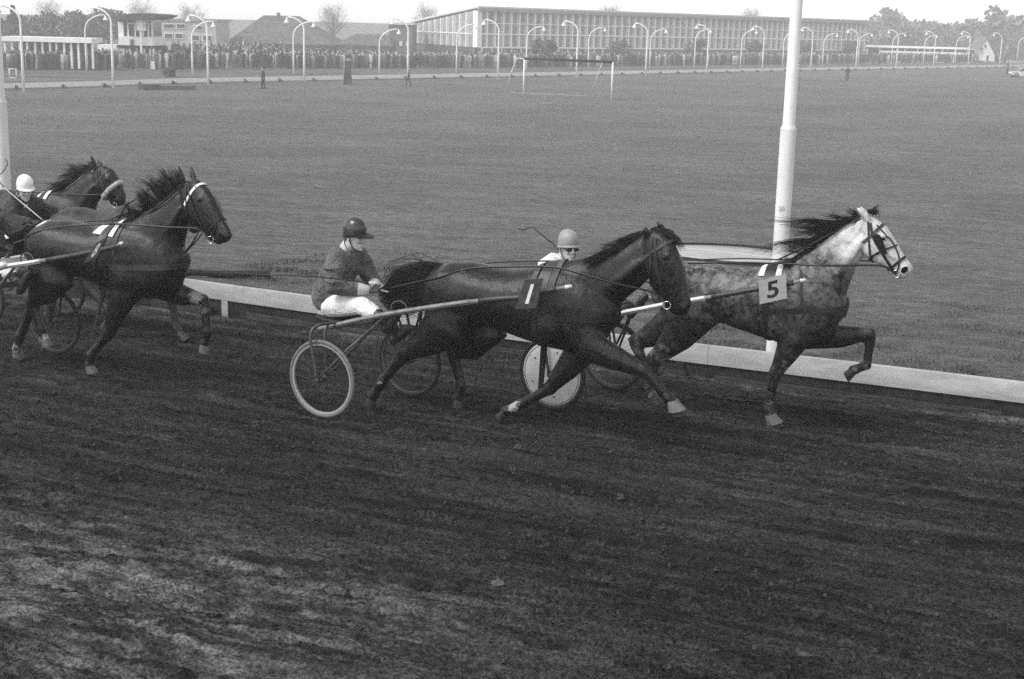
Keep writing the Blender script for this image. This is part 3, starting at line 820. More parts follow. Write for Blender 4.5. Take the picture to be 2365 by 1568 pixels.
def plate(sp, corners, digit, fg, bgm, size, parent, bold=.012, label=None, spin=0):
    """number plate: corners TL, TR, BR, BL in the horse's frame"""
    TL, TR, BR, BL = [V(*c) for c in corners]; n = unit(np.cross(TR - TL, BL - TL)); n = n if n[1] < 0 else -n
    mb = MB(); mb.rings([[c - n * .003 for c in (TL, TR, BR, BL)], [c + n * .003 for c in (TL, TR, BR, BL)]]); o = hard('number_plate', mb, bgm, parent, label=label)
    me = text_mesh(digit, 1.0, bold); vs = [v.co for v in me.vertices]
    x0, x1 = min(v[0] for v in vs), max(v[0] for v in vs); y0, y1 = min(v[1] for v in vs), max(v[1] for v in vs)
    wf, hf = size
    for v in me.vertices:
        u = .5 + ((v.co[0] - x0) / (x1 - x0) - .5) * wf; w = .5 + ((v.co[1] - y0) / (y1 - y0) - .5) * hf; zz = v.co[2]
        p = (TL * (1 - u) + TR * u) * w + (BL * (1 - u) + BR * u) * (1 - w) + n * (.0045 + (zz * .5)); v.co = p
    link('digit', me, fg, o)
    return o

def saddle(sp, s_top, s_bot, pads, material=None):
    """girth and saddle in one plane round the trunk; pads: list of (ds, width, material)"""
    e = sp['e']; T = sp['T']; sd = empty('harness_saddle'); sd.parent = e
    zt, zb = 1.48, .80; c = V((s_top + s_bot) / 2, 0, 1.12); ax = unit(V(s_top - s_bot, 0, zt - zb)); nrm = unit(np.cross(V(0, 1, 0), ax)); nrm = nrm if nrm[0] > 0 else -nrm
    for ds, w, m_, arc, nm, off in pads:
        band(sp, c + nrm * ds, nrm, w, m_, nm, start=.9, n=64, arc=arc, up=ax, parent=sd, off=off)
    return sd
# ------------------------------------------------------------------ the five horses in view
L22 = lambda a: np.array([math.sin(rad(a)), math.cos(rad(a)), 0])
F5 = Frame(ground((1797, 988)) + .13 * L22(22), 22)
F1 = Frame((-1.29, 12.41), 23)
F8 = Frame(ground((205, 869)) + .13 * L22(20), 20)
FX = Frame((-5.62, 16.05), 28)
FY = Frame((-4.95, 17.4), 22)
DOWN = (0, 0, -1)
def K(F, Z): return lambda x, y, t=0.: F.pick(Z(x, y), t)
HAIR = mat('black_hair', .008, .55, .3, var=.4, scale=40); HAIR_B = mat('dark_hair', .014, .5, .35, var=.4, scale=40)

# --- number five, dapple grey
k = K(F5, Z8); r1 = K(F5, R1)
S5 = dict(body=(k(1160, 700)[0] - 1.74, k(1160, 700)[0] - .035, 0.0),
    neck=[(k(790, 408), k(1110, 740), .175), (k(900, 365), k(1150, 640), .14), (k(1010, 298), k(1178, 560), .115), (k(1110, 222), k(1205, 485), .097), (k(1190, 172), k(1235, 425), .087), (k(1245, 140), k(1270, 395), .082)],
    head=[(k(1262, 130), k(1275, 400), .085), (k(1330, 152), k(1310, 428), .094), (k(1400, 200), k(1370, 450), .098), (k(1442, 265), k(1402, 468), .084), (k(1477, 325), k(1432, 490), .068), (k(1515, 388), k(1458, 512), .058), (k(1550, 432), k(1485, 530), .057), (k(1570, 460), k(1520, 532), .048)],
    ears=[(k(1285, 165, -.055), k(1237, 78, -.075)), (k(1275, 150, .055), k(1215, 84, .07))],
    RF=[k(835, 895, -.135), k(703, 1135, -.125), k(655, 1350, -.125), k(700, 1462, -.125), (.35, 0, -1)],
    LF=[k(960, 915, .13), k(1308, 880, .13), k(1280, 1078, .13), k(1150, 1130, .13)],
    RH=[k(215, 770, -.14), r1(650, 985, -.13), r1(605, 1225, -.13), r1(655, 1345, -.13), (.3, 0, -1)],
    LH=[k(120, 800, .14), r1(480, 830, .13), r1(575, 1040, .13), r1(690, 1100, .13)], boots=('RF',), nostril=.42)
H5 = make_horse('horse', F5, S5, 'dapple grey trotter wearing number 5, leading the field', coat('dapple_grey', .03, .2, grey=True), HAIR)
bridle(S5, blinker=True)

# --- number one, black horse in the middle
k7 = K(F1, Z7); k6 = K(F1, Z6)
S1 = dict(body=(k6(1068, 650)[0], k7(1005, 830)[0], k7(600, 400)[2] - 1.49),
    neck=[(k7(560, 402), k7(990, 840), .18), (k7(720, 373), k7(1015, 735), .148), (k7(880, 340), k7(1058, 672), .122), (k7(1020, 298), k7(1110, 626), .107), (k7(1130, 243), k7(1172, 580), .097), (k7(1205, 196), k7(1228, 520), .09)],
    head=[(k7(1235, 168), k7(1232, 490), .09), (k7(1335, 185), k7(1258, 560), .10), (k7(1405, 255), k7(1288, 615), .105), (k7(1452, 345), k7(1308, 640), .094), (k7(1484, 440), k7(1330, 668), .08), (k7(1500, 540), k7(1352, 702), .067), (k7(1516, 620), k7(1378, 736), .061), (k7(1528, 680), k7(1410, 755), .06), (k7(1512, 730), k7(1452, 765), .046)],
    ears=[(k7(1225, 215, -.06), k7(1211, 148, -.085)), (k7(1345, 200, .055), k7(1330, 132, .075))],
    RF=[k7(835, 985, -.135), k7(1210, 1150, -.13), k7(1368, 1335, -.13), k7(1440, 1425, -.13), (.25, 0, -1)],
    LF=[k7(765, 1020, .12), k7(548, 1272, .12), k7(348, 1383, .12), k7(190, 1455, .12)],
    RH=[k6(1215, 850, -.14), k6(925, 1030, -.14), k6(775, 1215, -.14), k6(660, 1390, -.14)],
    LH=[k6(1470, 925, .13), k6(1255, 1010, .13), k6(1318, 1245, .13), k6(1280, 1385, .13)], boots=('RF',), nostril=.5)
star = k7(1442, 372); star1 = near_pt
m1 = [(k7(1436, 345, -.05), .026, .75), (k7(1445, 372, -.045), .03, .75), (k7(1452, 398, -.04), .026, .75), (k7(300, 1392, .10), .06, .35), (k6(765, 1222, -.15), .035, .5), (k7(1030, 690, -.2), .03, .12), (k7(740, 760, -.28), .03, .08)]
turn_head(F1, S1, .22, k7(1235, 168)[0] - .03)
H1 = make_horse('horse', F1, S1, 'black trotter wearing number 1 with a white star, passing in the middle', coat('black_coat', .003, .010, m1, rough=.36), HAIR)
bridle(S1)

# --- number eight, dark bay on the left
k = K(F8, Z5); k5 = K(F8, R5)
S8 = dict(body=(k(205, 800)[0], k(1160, 850)[0], k(830, 510)[2] - 1.485),
    neck=[(k(770, 520), k(1135, 840), .18), (k(890, 470), k(1152, 725), .148), (k(995, 405), k(1160, 645), .122), (k(1075, 350), k(1176, 592), .107), (k(1135, 302), k(1195, 545), .097)],
    head=[(k(1165, 265), k(1190, 520), .09), (k(1245, 257), k(1215, 542), .10), (k(1308, 312), k(1250, 562), .106), (k(1352, 378), k(1285, 590), .096), (k(1388, 455), k(1308, 620), .08), (k(1418, 522), k(1332, 646), .067), (k(1446, 570), k(1368, 662), .06), (k(1457, 602), k(1412, 660), .05)],
    ears=[(k(1165, 285, -.06), k(1127, 170, -.085)), (k(1238, 265, .055), k(1205, 176, .075))],
    RF=[k(775, 985, -.135), k5(1545, 800, -.125), k5(1285, 1110, -.125), k5(1255, 1330, -.125), (.15, 0, -1)],
    LF=[k(1010, 955, .13), k(1287, 1018, .13), k(1308, 1215, .13), k(1275, 1335, .13)],
    RH=[k(330, 900, -.14), k5(455, 365, -.14), k5(590, 740, -.14), k5(640, 950, -.14)],
    LH=[k(290, 880, .13), k5(480, 340, .13), k5(285, 850, .13), k5(215, 1110, .13), (-.2, 0, -1)], nostril=.45)
m8 = [(k5(650, 890, -.14), .06, .38), (k5(230, 1000, .13), .06, .30), (k(1235, 1000, .10), .075, .22), (k(1290, 1080, .12), .05, .14)]
S8h = list(S8['head']); turn_head(F8, S8, .30, k(1165, 265)[0] - .03)
H8 = make_horse('horse', F8, S8, 'dark bay trotter wearing number 8, white browband, at the left', coat('dark_bay', .0035, .012, m8, rough=.37), HAIR_B, hoof_m=mat('pale_hoof', .09, .6, .3, var=.4, scale=25))
bridle(S8, white_brow=True)

# --- a horse almost hidden behind number eight
SX = dict(S8); SX.pop('shear'); off = .55 - S8['body'][0]
def mv(p): return V(p[0] * .97 + off, p[1], p[2] * .97 - .01)
SX['body'] = (.55, 2.12, -.035)
hx = -.05
def mh(p): return V(p[0] * .97 + off + hx, p[1], p[2] * .97 - .08)
SX['neck'] = [(mv(a) + V(hx * w, 0, 0), mv(b) + V(hx * w, 0, 0), r) for (a, b, r), w in zip(S8['neck'], (.4, .55, .75, .9, 1))]; SX['head'] = [(mh(a), mh(b), r) for a, b, r in S8h]
SX['ears'] = [(mh(a), mh(b)) for a, b in S8['ears']]
kx = K(FX, Z5)
SX['LF'] = [V(1.95, .13, .86), kx(1085, 1030, .12), kx(1110, 1190, .12), kx(1165, 1275, .12)]
SX['RF'] = [V(1.85, -.13, .84), V(1.72, -.12, .50), V(1.45, -.12, .22), V(1.35, -.12, .14)]
SX['RH'] = [V(.98, -.14, .92), kx(560, 930, -.13), kx(690, 1085, -.13), kx(715, 1130, -.13)]
SX['LH'] = [V(.9, .13, .92), V(.45, .13, .55), V(.3, .13, .22), V(.22, .13, .1)]
HX = make_horse('horse', FX, SX, 'brown trotter mostly hidden behind number 8, its bare back showing', coat('brown_coat', .012, .03, rough=.45), HAIR_B, voxel=.016)
bridle(SX)

# --- horse with the sheepskin noseband, furthest from the viewer
k = K(FY, Z5)
SY = dict(body=(k(590, 560)[0] - 1.72, k(590, 560)[0], -.08),
    neck=[(k(300, 395), k(575, 590), .17), (k(420, 318), k(592, 470), .13), (k(510, 246), k(612, 405), .105), (k(575, 205), k(642, 375), .09)],
    head=[(k(602, 180), k(640, 350), .085), (k(660, 172), k(662, 370), .095), (k(714, 205), k(686, 388), .092), (k(742, 258), k(700, 402), .074), (k(768, 308), k(712, 416), .062), (k(786, 355), k(726, 425), .058), (k(788, 390), k(750, 426), .045)],
    ears=[(k(605, 195, -.055), k(573, 106, -.08)), (k(640, 180, .055), k(612, 100 + 40, .07))], nostril=.5)
sy = SY['body'][1]
SY['RF'] = [V(sy - .3, -.13, .80), V(sy - .38, -.12, .46), V(sy - .55, -.12, .16), V(sy - .5, -.12, .06), (.3, 0, -1)]
SY['LF'] = [V(sy - .15, .13, .82), V(sy + .15, .13, .74), V(sy + .12, .13, .42), V(sy, .13, .34)]
SY['RH'] = [V(sy - 1.25, -.14, .85), V(sy - 1.45, -.13, .52), V(sy - 1.35, -.13, .2), V(sy - 1.3, -.13, .1)]
SY['LH'] = [V(sy - 1.35, .14, .85), V(sy - 1.75, .13, .5), V(sy - 1.95, .13, .2), V(sy - 2.0, .13, .08)]
HY = make_horse('horse', FY, SY, 'dark horse with a pale sheepskin noseband, furthest back by the left post', coat('seal_coat', .006, .018, rough=.45), HAIR_B, voxel=.014)
bridle(SY, fur=True)

# ------------------------------------------------------------------ manes and tails
k = K(F5, Z8)
hair('mane', H5, [k(1245, 145), k(1180, 175), k(1110, 222), k(1000, 300), k(900, 365), k(850, 395)],
     [((-.05, -.02, .0), (-.10, -.03, -.02)), ((-.04, -.02, 0), (-.13, -.03, -.05)), ((-.14, -.05, .05), (-.38, -.07, .06)), ((-.14, -.06, .02), (-.38, -.08, -.04)), ((-.07, -.07, -.04), (-.20, -.10, -.16)), ((-.04, -.05, -.05), (-.1, -.09, -.16))], 900, HAIR, .03, .0026, 8, .03)
st = []
for (a, b, c) in [((1100, 235), (1000, 215), (925, 148)), ((1090, 240), (1010, 235), (935, 240)), ((1060, 262), (980, 262), (915, 292)), ((1075, 250), (1000, 200), (940, 150)), ((1040, 280), (960, 290), (900, 320)), ((1000, 320), (960, 345), (905, 360)), ((1020, 300), (950, 300), (880, 345))]:
    for j in range(14):
        o = rng.normal(0, .006, 3); o2 = rng.normal(0, .016, 3); st.append(spline([k(*a) + o, k(*b) + o * 1.5 + V(0, -.04, 0), k(*c) + o2 + V(0, -.06, 0)], 9))
part('mane_wisps', strand_mesh(st, .003), HAIR, H5)
fr = k(1300, 125); hair('forelock', H5, [k(1275, 118), k(1300, 118), k(1325, 125)], [((.02, 0, .03), (.05, 0, .0)), ((.02, 0, .03), (.04, 0, 0))], 90, HAIR, .012, .004, 5, .005)
k7 = K(F1, Z7); k6 = K(F1, Z6)
hair('mane', H1, [k7(1215, 196), k7(1130, 246), k7(1020, 306), k7(900, 345)],
     [((-.03, .03, .005), (-.12, .06, -.05)), ((-.05, -.04, .0), (-.16, -.09, -.07)), ((-.05, -.06, -.02), (-.16, -.13, -.09)), ((-.03, -.06, -.02), (-.10, -.12, -.08))], 900, HAIR, .014, .0026, 8, .015)
hair('forelock', H1, [k7(1255, 170), k7(1310, 170), k7(1350, 190)], [((.05, -.02, .02), (.12, -.03, -.03)), ((.05, -.02, .015), (.12, -.04, -.07)), ((.04, -.02, .01), (.10, -.03, -.10))], 220, HAIR, .02, .0045, 6, .006)
def tail(e, path, spreads, count, r0=.0045, core=True, material=None, lat=.7):
    """path: spine of the tail; spreads: half-thickness across at each point"""
    sp_ = spline(path, 24); sr = np.interp(np.linspace(0, 1, 24), np.linspace(0, 1, len(spreads)), spreads)
    if core:
        mb = MB(); mb.tube(sp_[:18], [(max(r * lat * .6, .012), max(r * .62, .012)) for r in sr[:18]], 10); part('tail', mb, material or HAIR, e)
    st = []
    for i in range(count):
        a = random.uniform(-1, 1) * random.random() ** .4; b = random.uniform(-1, 1) * random.random() ** .3; end = random.randint(14, 24); n1 = random.uniform(-1, 1)
        if random.random() < .16: a *= 1.5; b *= 1.55
        ph = random.uniform(0, 6)
        pts = []
        for j in range(0, end, 2):
            t = unit(sp_[min(j + 1, 23)] - sp_[max(j - 1, 0)]); n_ = unit(np.cross(t, V(0, 1, 0)))
            pts.append(sp_[j] + n_ * sr[j] * (b + .2 * math.sin(ph + j * .3)) + V(0, 1, 0) * sr[j] * (a * lat + .2 * math.sin(ph * 2 + j * .4)))
        st.append(pts)
    return part('tail_hair', strand_mesh(st, r0), material or HAIR, e)
tail(H1, [k6(1235, 480), k6(1150, 488), k6(1064, 520), k6(935, 560), k6(840, 630), k6(765, 710)], [.03, .085, .14, .165, .12, .04], 1700, .003, lat=.45)
tail(H1, [k6(1170, 520), k6(1090, 590), k6(1000, 655), k6(900, 710), k6(790, 745)], [.05, .11, .11, .08, .03], 700, .003, lat=.45)
k = K(F8, Z5)
hair('mane', H8, [k(1150, 285), k(1060, 360), k(980, 415), k(900, 465), k(840, 500)],
     [((-.02, 0, .03), (-.05, .0, .06)), ((-.05, -.02, .08), (-.09, -.02, .17)), ((-.04, -.03, .06), (-.09, -.05, .12)), ((-.03, -.05, .02), (-.08, -.08, .02)), ((-.01, -.05, .0), (-.03, -.09, -.06))], 950, HAIR_B, .028, .0026, 8, .025)
tail(H8, [k(225, 575), k(200, 590), k(150, 625), k(80, 665), k(0, 690), k(-60, 700)], [.035, .06, .07, .06, .05, .04], 350)
kx = K(FX, Z5)
XN = SX['neck']; hair('mane', HX, [V(a[0][0], 0, a[0][2]) for a in XN], [((-.02, .02, .0), (-.05, .03, -.05)), ((-.02, .02, .0), (-.05, .03, -.05))], 120, HAIR_B, .02, .004, 6, .02)
tail(HX, [V(.6, 0, 1.27), V(.45, 0, 1.30), V(.3, 0, 1.22), V(.1, 0, 1.05)], [.03, .06, .06, .04], 150)
tail(H5, [S5['T']((-1.18, 1.30)), S5['T']((-1.3, 1.33)), S5['T']((-1.45, 1.24)), S5['T']((-1.6, 1.08)), S5['T']((-1.7, .95))], [.035, .07, .07, .06, .04], 260)
k = K(FY, Z5)
hair('mane', HY, [k(600, 180), k(540, 215), k(470, 265), k(400, 320)], [((-.05, 0, .02), (-.16, 0, -.01)), ((-.10, -.02, .03), (-.26, -.03, .02)), ((-.12, -.02, .0), (-.30, -.03, -.04)), ((-.1, -.03, -.02), (-.26, -.04, -.12))], 700, HAIR_B, .03, .003, 8, .035)
# ------------------------------------------------------------------ harness: saddles, collars, plates, reins
TAU = 2 * math.pi
SIDES = (-2.2, 2.2)
def collar(sp, z, drop, material, width=.05):
    """breast collar: a band round the chest and back to the saddle"""
    e = sp['e']; T = sp['T']; c = T((-.02, z)); front = T((.47, z + drop))
    nrm = unit(np.cross(front - c, V(0, 1, 0))); nrm = nrm if nrm[2] > 0 else -nrm
    band(sp, c, nrm, width, material, 'breast_collar', start=.9, n=60, arc=(-2.0, 2.0), up=(1, 0, 0))

# number five
k = K(F5, Z8)
s0 = k(700, 440)[0]; s1 = k(665, 900)[0]
sd5 = saddle(S5, s0, s1, [(0, .10, LEATHER, (-.95, .95), 'saddle_pad', .012), (-.075, .055, WHITE_CLOTH, (-.62, .62), 'saddle_cloth', .008), (.075, .05, WHITE_CLOTH, (-.62, .62), 'saddle_cloth', .008), (0, .045, LEATHER, (.9, TAU - .9), 'girth', .004)])
collar(S5, 1.09, .045, LEATHER, .045)
strap(S5, [k(885, 470), k(893, 560), k(898, 655)], .02, LEATHER, -1, 'neck_strap')
plate(S5, [k(600, 550, -.44), k(770, 500, -.42), k(776, 660, -.42), k(605, 697, -.44)], '5', mat('plate_black', .012, .6, .3), mat('plate_grey', .33, .6, .3, var=.1, scale=30), (.42, .68), H5, .018, label='pale square plate with a black 5')
# number one
k7 = K(F1, Z7); k6 = K(F1, Z6)
sd1 = saddle(S1, k7(575, 400)[0], k7(500, 960)[0], [(.01, .09, LEATHER_B, (-1.0, 1.0), 'saddle_pad', .012), (.085, .055, GREY_CLOTH, (-1.0, 1.0), 'saddle_cloth', .008), (-.08, .045, GREY_CLOTH, (-.85, .85), 'saddle_cloth', .008), (0, .045, LEATHER, (.95, TAU - .95), 'girth', .004)])
plate(S1, [k7(378, 520, -.46), k7(507, 508, -.42), k7(455, 716, -.42), k7(308, 721, -.46)], 'I', mat('plate_white', .78, .6, .3), mat('plate_dark', .055, .6, .3, var=.3, scale=20), (.17, .66), H1, .0, label='dark grey plate with a white 1')
collar(S1, 1.06, .02, LEATHER, .04)
# number eight
k = K(F8, Z5); k2 = K(F8, R2)
sd8 = saddle(S8, k(745, 530)[0], k(660, 960)[0], [(.0, .075, LEATHER_B, (-1.0, 1.0), 'saddle_pad', .012), (.075, .05, WHITE_CLOTH, (-.62, .62), 'saddle_cloth', .008), (-.09, .09, WHITE_CLOTH, (-.62, .62), 'saddle_cloth', .008), (0, .045, LEATHER, (.95, TAU - .95), 'girth', .004)])
collar(S8, 1.07, .03, LEATHER_B, .055)
strap(S8, [k(830, 540), k(820, 620), k(815, 715)], .02, LEATHER_B, -1, 'neck_strap')
plate(S8, [k2(1185, 945, -.45), k2(1318, 868, -.42), k2(1195, 1125, -.42), k2(1038, 1197, -.45)], '8', MATS['plate_white'], mat('plate_mid', .10, .6, .3, var=.2, scale=20), (.40, .66), H8, .022, label='mid grey plate with a white 8')
# hidden horse and far horse
saddle(SX, 1.62, 1.58, [(0, .09, LEATHER, (-1.0, 1.0), 'saddle_pad', .01), (0, .045, LEATHER, (.9, TAU - .9), 'girth', .004)])
ky = K(FY, Z5)
saddle(SY, ky(330, 380)[0], ky(300, 600)[0], [(.0, .05, LEATHER, (-1, 1), 'saddle_pad', .012), (.06, .05, WHITE_CLOTH, (-.8, .8), 'saddle_cloth', .008), (-.06, .04, WHITE_CLOTH, (-.8, .8), 'saddle_cloth', .008)])

# ------------------------------------------------------------------ sulkies
TYRE = mat('tyre', .015, .7, .3, var=.3, scale=30); RIM_L = mat('rim_light', .26, .5, .4); RIM_D = mat('rim_dull', .045, .5, .4); FRAME_M = mat('sulky_frame', .05, .4, .4, var=.3, scale=30); SHAFT_M = mat('shaft_paint', .17, .5, .4, var=.35, scale=16); SHAFT_W = mat('shaft_white', .62, .5, .4, var=.15, scale=20); DISC = mat('disc_paint', .60, .5, .35, var=.12, scale=9); SEAT_M = mat('seat_black', .015, .6, .3)

def wheel(parent, c, ax, R=.345, disc=False, rim=None, tyre_m=None):
    """wheel centred at c with axle direction ax; an object of its own below the sulky"""
    w = empty('wheel', c); w.parent = parent; ax = unit(V(*ax)); up = V(0, 0, 1); f = np.cross(ax, up)
    P = lambda r, a, o=0: (f * math.cos(a) + up * math.sin(a)) * r + ax * o
    A = np.linspace(0, TAU, 57)[:-1]
    mb = MB(); mb.tube([P(R - .017, a) for a in A], .0175, 8, True); part('tyre', mb, tyre_m or TYRE, w)
    mb = MB(); mb.rings([[P(R - .032, a, -.013), P(R - .032, a, .013), P(R - .050, a, .010), P(R - .050, a, -.010)] for a in A], closed=True); hard('rim', mb, rim or RIM_D, w)
    mb = MB(); mb.lathe((0, 0, 0), [(.014, -.055), (.03, -.045), (.03, -.03), (.018, -.02), (.018, .02), (.03, .03), (.03, .045), (.014, .055)], ax, 16); hard('hub', mb, FRAME_M, w)
    if disc:
        for s in (-1, 1):
            mb = MB(); mb.lathe((0, 0, 0), [(R - .045, s * .012), (R - .055, s * .018), (.06, s * .036), (.03, s * .038)], ax, 48); part('disc_cover', mb, DISC, w, label='pale disc cover over the spokes')
            mb = MB(); mb.rings([[P(R - .060, a, s * .0195), P(R - .066, a, s * .0205), P(R - .066, a, s * .0185), P(R - .060, a, s * .0175)] for a in A], closed=True); hard('disc_seam', mb, RIM_D, w)
            for a in (.4, 1.3, 2.5, 3.6, 4.9):
                mb = MB(); mb.lathe(P(R * .62, a, s * .026), [(.008, -.004), (.008, .004), (.003, .006)], ax * s, 10); part('stud', mb, FRAME_M, w)
    else:
        mb = MB()
        for i in range(28):
            a = TAU * i / 28; s = 1 if i % 2 else -1; b = a + (.5 if (i // 2) % 2 else -.5)
            mb.tube([P(.028, b, s * .035), P(R - .05, a, 0)], .0014, 4)
        part('spokes', mb, FRAME_M, w)
    return w

def make_sulky(F, label, shaft_pts, white_from, white_to, yaw=0., disc=False, rim=None, far_rim=None, tip=True, seat_z=.80, seat_x=-.28, track=.61, shaft_far=None, back=0., toe=0.):
    """F: frame with its origin on the ground below the middle of the axle"""
    e = empty('sulky', F.P, -rad(F.deg), label=label, cat='sulky')
    ya = rad(yaw); ax = V(math.sin(ya) * 1, math.cos(ya), 0); fw = V(math.cos(ya), -math.sin(ya), 0); R = .345
    gl = lambda p: gz(*((F.P + F.h * p[0] + F.l * p[1])[:2])) - F.P[2]
    for sd in (-1, 1):
        c = ax * track * sd - fw * back; c = c + V(0, 0, R + gl(c)); wheel(e, c, V(math.sin(ya + rad(toe)), math.cos(ya + rad(toe)), 0), R, disc and sd < 0, rim if sd < 0 else (far_rim or RIM_D), mat('tyre_pale', .13, .7, .3, var=.2, scale=30) if (sd < 0 and rim is RIM_L) else None)
        # hoop fork over the wheel: outer leg, arch, inner leg
        o_, i_ = c + ax * sd * .065, c - ax * sd * .065
        mb = MB(); top = R + .06
        pts = [o_, o_ + V(0, 0, .2) - fw * .04, o_ + V(0, 0, top - .06) - fw * .07, o_ + V(0, 0, top + .02) - fw * .075 - ax * sd * .02, c + V(0, 0, top + .06) - fw * .05 - ax * sd * .02, ax * sd * .42 + V(0, 0, c[2] + top + .05) - fw * .06, ax * sd * .3 + V(0, 0, c[2] + top + .03) - fw * .08]
        mb.tube(spline(pts, 26), .0135, 8); part('fork_hoop', mb, FRAME_M, e)
        mb = MB(); mb.tube(spline([i_, i_ + V(0, 0, .22) - fw * .02, i_ + V(0, 0, top - .02) - fw * .05 - ax * sd * .03, ax * sd * .46 + V(0, 0, c[2] + top + .04) - fw * .06], 14), .012, 8); part('fork_leg', mb, FRAME_M, e)
        # braces from the hub forward to the shaft
        pth = [V(p[0], p[1] if sd < 0 else -p[1], p[2]) for p in shaft_pts] if (sd < 0 or shaft_far is None) else shaft_far
        sh = spline(pth, 40); j = min(range(40), key=lambda q: abs(sh[q][0] - .36))
        for q_ in (o_, i_):
            mb = MB(); mb.tube([q_ + V(0, 0, .005), (q_ + sh[j]) / 2 + ax * sd * .02, sh[j] - V(0, 0, .015)], [.011, .0125, .012], 8); part('brace', mb, FRAME_M, e)
        mb = MB(); mb.lathe(c + ax * sd * .07, [(.02, -.012), (.022, .0), (.012, .014)], ax * sd, 12); hard('axle_nut', mb, FRAME_M, e)
        # shaft
        rr = [.021] * 30 + [.021 - .006 * (i / 9) for i in range(10)]
        mb = MB(); mb.tube(sh, rr, 12); s_o = part('shaft', mb, SHAFT_M, e)
        seg = [p for p in sh if white_from <= p[0] <= white_to]
        if len(seg) > 2:
            mb = MB(); mb.tube(seg, .0235, 12); part('shaft_tape', mb, SHAFT_W, s_o, label='white painted length of the shaft')
            mb = MB(); mb.tube([p + V(0, sd * .0235, -.002) for p in seg], .0035, 6); part('shaft_line', mb, FRAME_M, s_o)
        lk = [p for p in sh if p[0] > white_to]
        if len(lk) > 4:
            mb = MB(); mb.tube(lk[:-3], .0235, 12); part('shaft_sleeve', mb, LEATHER_B, s_o)
            if tip: mb = MB(); mb.tube([lk[-2], lk[-1] + (lk[-1] - lk[-2]) * .5], [.019, .013], 10); part('shaft_tip', mb, SHAFT_W, s_o)
        # stirrup
        jj = min(range(40), key=lambda q: abs(sh[q][0] - .55)); q = sh[jj]; mb = MB()
        mb.tube(spline([q + V(-.07, 0, .0), q + V(-.08, 0, .06), q + V(-.01, -.005 * sd, .095), q + V(.06, 0, .06), q + V(.06, 0, .0)], 14), .007, 6); part('stirrup', mb, FRAME_M, e)
    zt = R + R + .10
    mb = MB(); mb.tube(spline([ax * -.42 - fw * .06 + V(0, 0, zt), ax * -.2 - fw * .10 + V(0, 0, zt - .02), ax * .2 - fw * .10 + V(0, 0, zt - .02), ax * .42 - fw * .06 + V(0, 0, zt)], 16), .016, 10); part('crossbar', mb, FRAME_M, e)
    for sd in (-1, 1):
        mb = MB(); mb.tube([ax * .16 * sd - fw * .10 + V(0, 0, zt - .02), V(seat_x + .12, .13 * sd, seat_z - .03)], .011, 8); part('seat_support', mb, FRAME_M, e)
        mb = MB(); mb.tube([V(seat_x - .1, .12 * sd, seat_z - .03), V(seat_x + .16, .13 * sd, seat_z - .03), V(seat_x + .38, .24 * sd, seat_z + .03), V(seat_x + .66, .335 * sd, .92)], .010, 8); part('seat_rail', mb, FRAME_M, e)
    mb = MB(); mb.loft([((seat_x - .17, seat_z + .03), (seat_x - .17, seat_z - .025), .17), ((seat_x - .05, seat_z + .015), (seat_x - .05, seat_z - .03), .19), ((seat_x + .16, seat_z + .01), (seat_x + .16, seat_z - .03), .15), ((seat_x + .24, seat_z - .0), (seat_x + .24, seat_z - .03), .08)], 20, .4, 3); part('seat', mb, SEAT_M, e)
    return e

k6 = K(F1, Z6); k7 = K(F1, Z7)
sh1 = [k6(335, 862, -.33), k6(620, 795, -.35), k6(900, 742, -.36), k6(1250, 690, -.37), k6(1550, 652, -.37), k7(345, 640, -.37), k7(520, 598, -.36), k7(690, 566, -.34)]
SU1 = make_sulky(F1, 'racing sulky with a pale spoked near wheel, drawn by the black number 1 horse', sh1, -.35, k6(1560, 650)[0], yaw=11, rim=RIM_L, back=.0, toe=-5)
# the near shaft of this sulky is plain worn paint
for o in SU1.children:
    for c in o.children:
        if c.name.startswith('shaft_tape'): c.data.materials[0] = SHAFT_M; c['label'] = 'worn grey painted length of the shaft'
k = K(F5, Z8); r1 = K(F5, R1); z7 = K(F5, Z7)
w5 = F5.pick(Z7(585, 1385), -.61); G5 = F5.shift(w5[0] + .06, 0)
def to5(p): return V(p[0] - (w5[0] + .06), p[1], p[2] + F5.P[2] - G5.P[2])
sh5 = [to5(r1(235, 625, -.33)), to5(r1(340, 575, -.35)), to5(r1(560, 530, -.36)), to5(r1(750, 493, -.36)), to5(k(165, 675, -.37)), to5(k(365, 640, -.37)), to5(k(600, 598, -.37)), to5(k(770, 570, -.36)), to5(k(885, 545, -.34))]
SU5 = make_sulky(G5, 'racing sulky with a pale disc near wheel, drawn by the grey number 5 horse', sh5, to5(r1(410, 545))[0], to5(k(368, 640))[0], yaw=9, disc=True)
k2 = K(F8, R2); k = K(F8, Z5)
w8 = F8.pick(R5(760, 1030), .61); G8 = F8.shift(w8[0] - .02, 0)
def to8(p): return V(p[0] - (w8[0] - .02), p[1], p[2] + F8.P[2] - G8.P[2])
a8 = to8(k2(0, 1262, -.36))
sh8 = [V(-.30, -.33, .80), V(.1, -.35, .90), a8, to8(k2(400, 1190, -.36)), to8(k2(820, 1118, -.37)), to8(k2(1100, 1065, -.37)), to8(k(700, 690, -.36)), to8(k(770, 660, -.34))]
SU8 = make_sulky(G8, 'racing sulky behind the number 8 horse, white near shaft entering at the left edge', sh8, a8[0] + .05, to8(k2(822, 1118))[0], yaw=4)
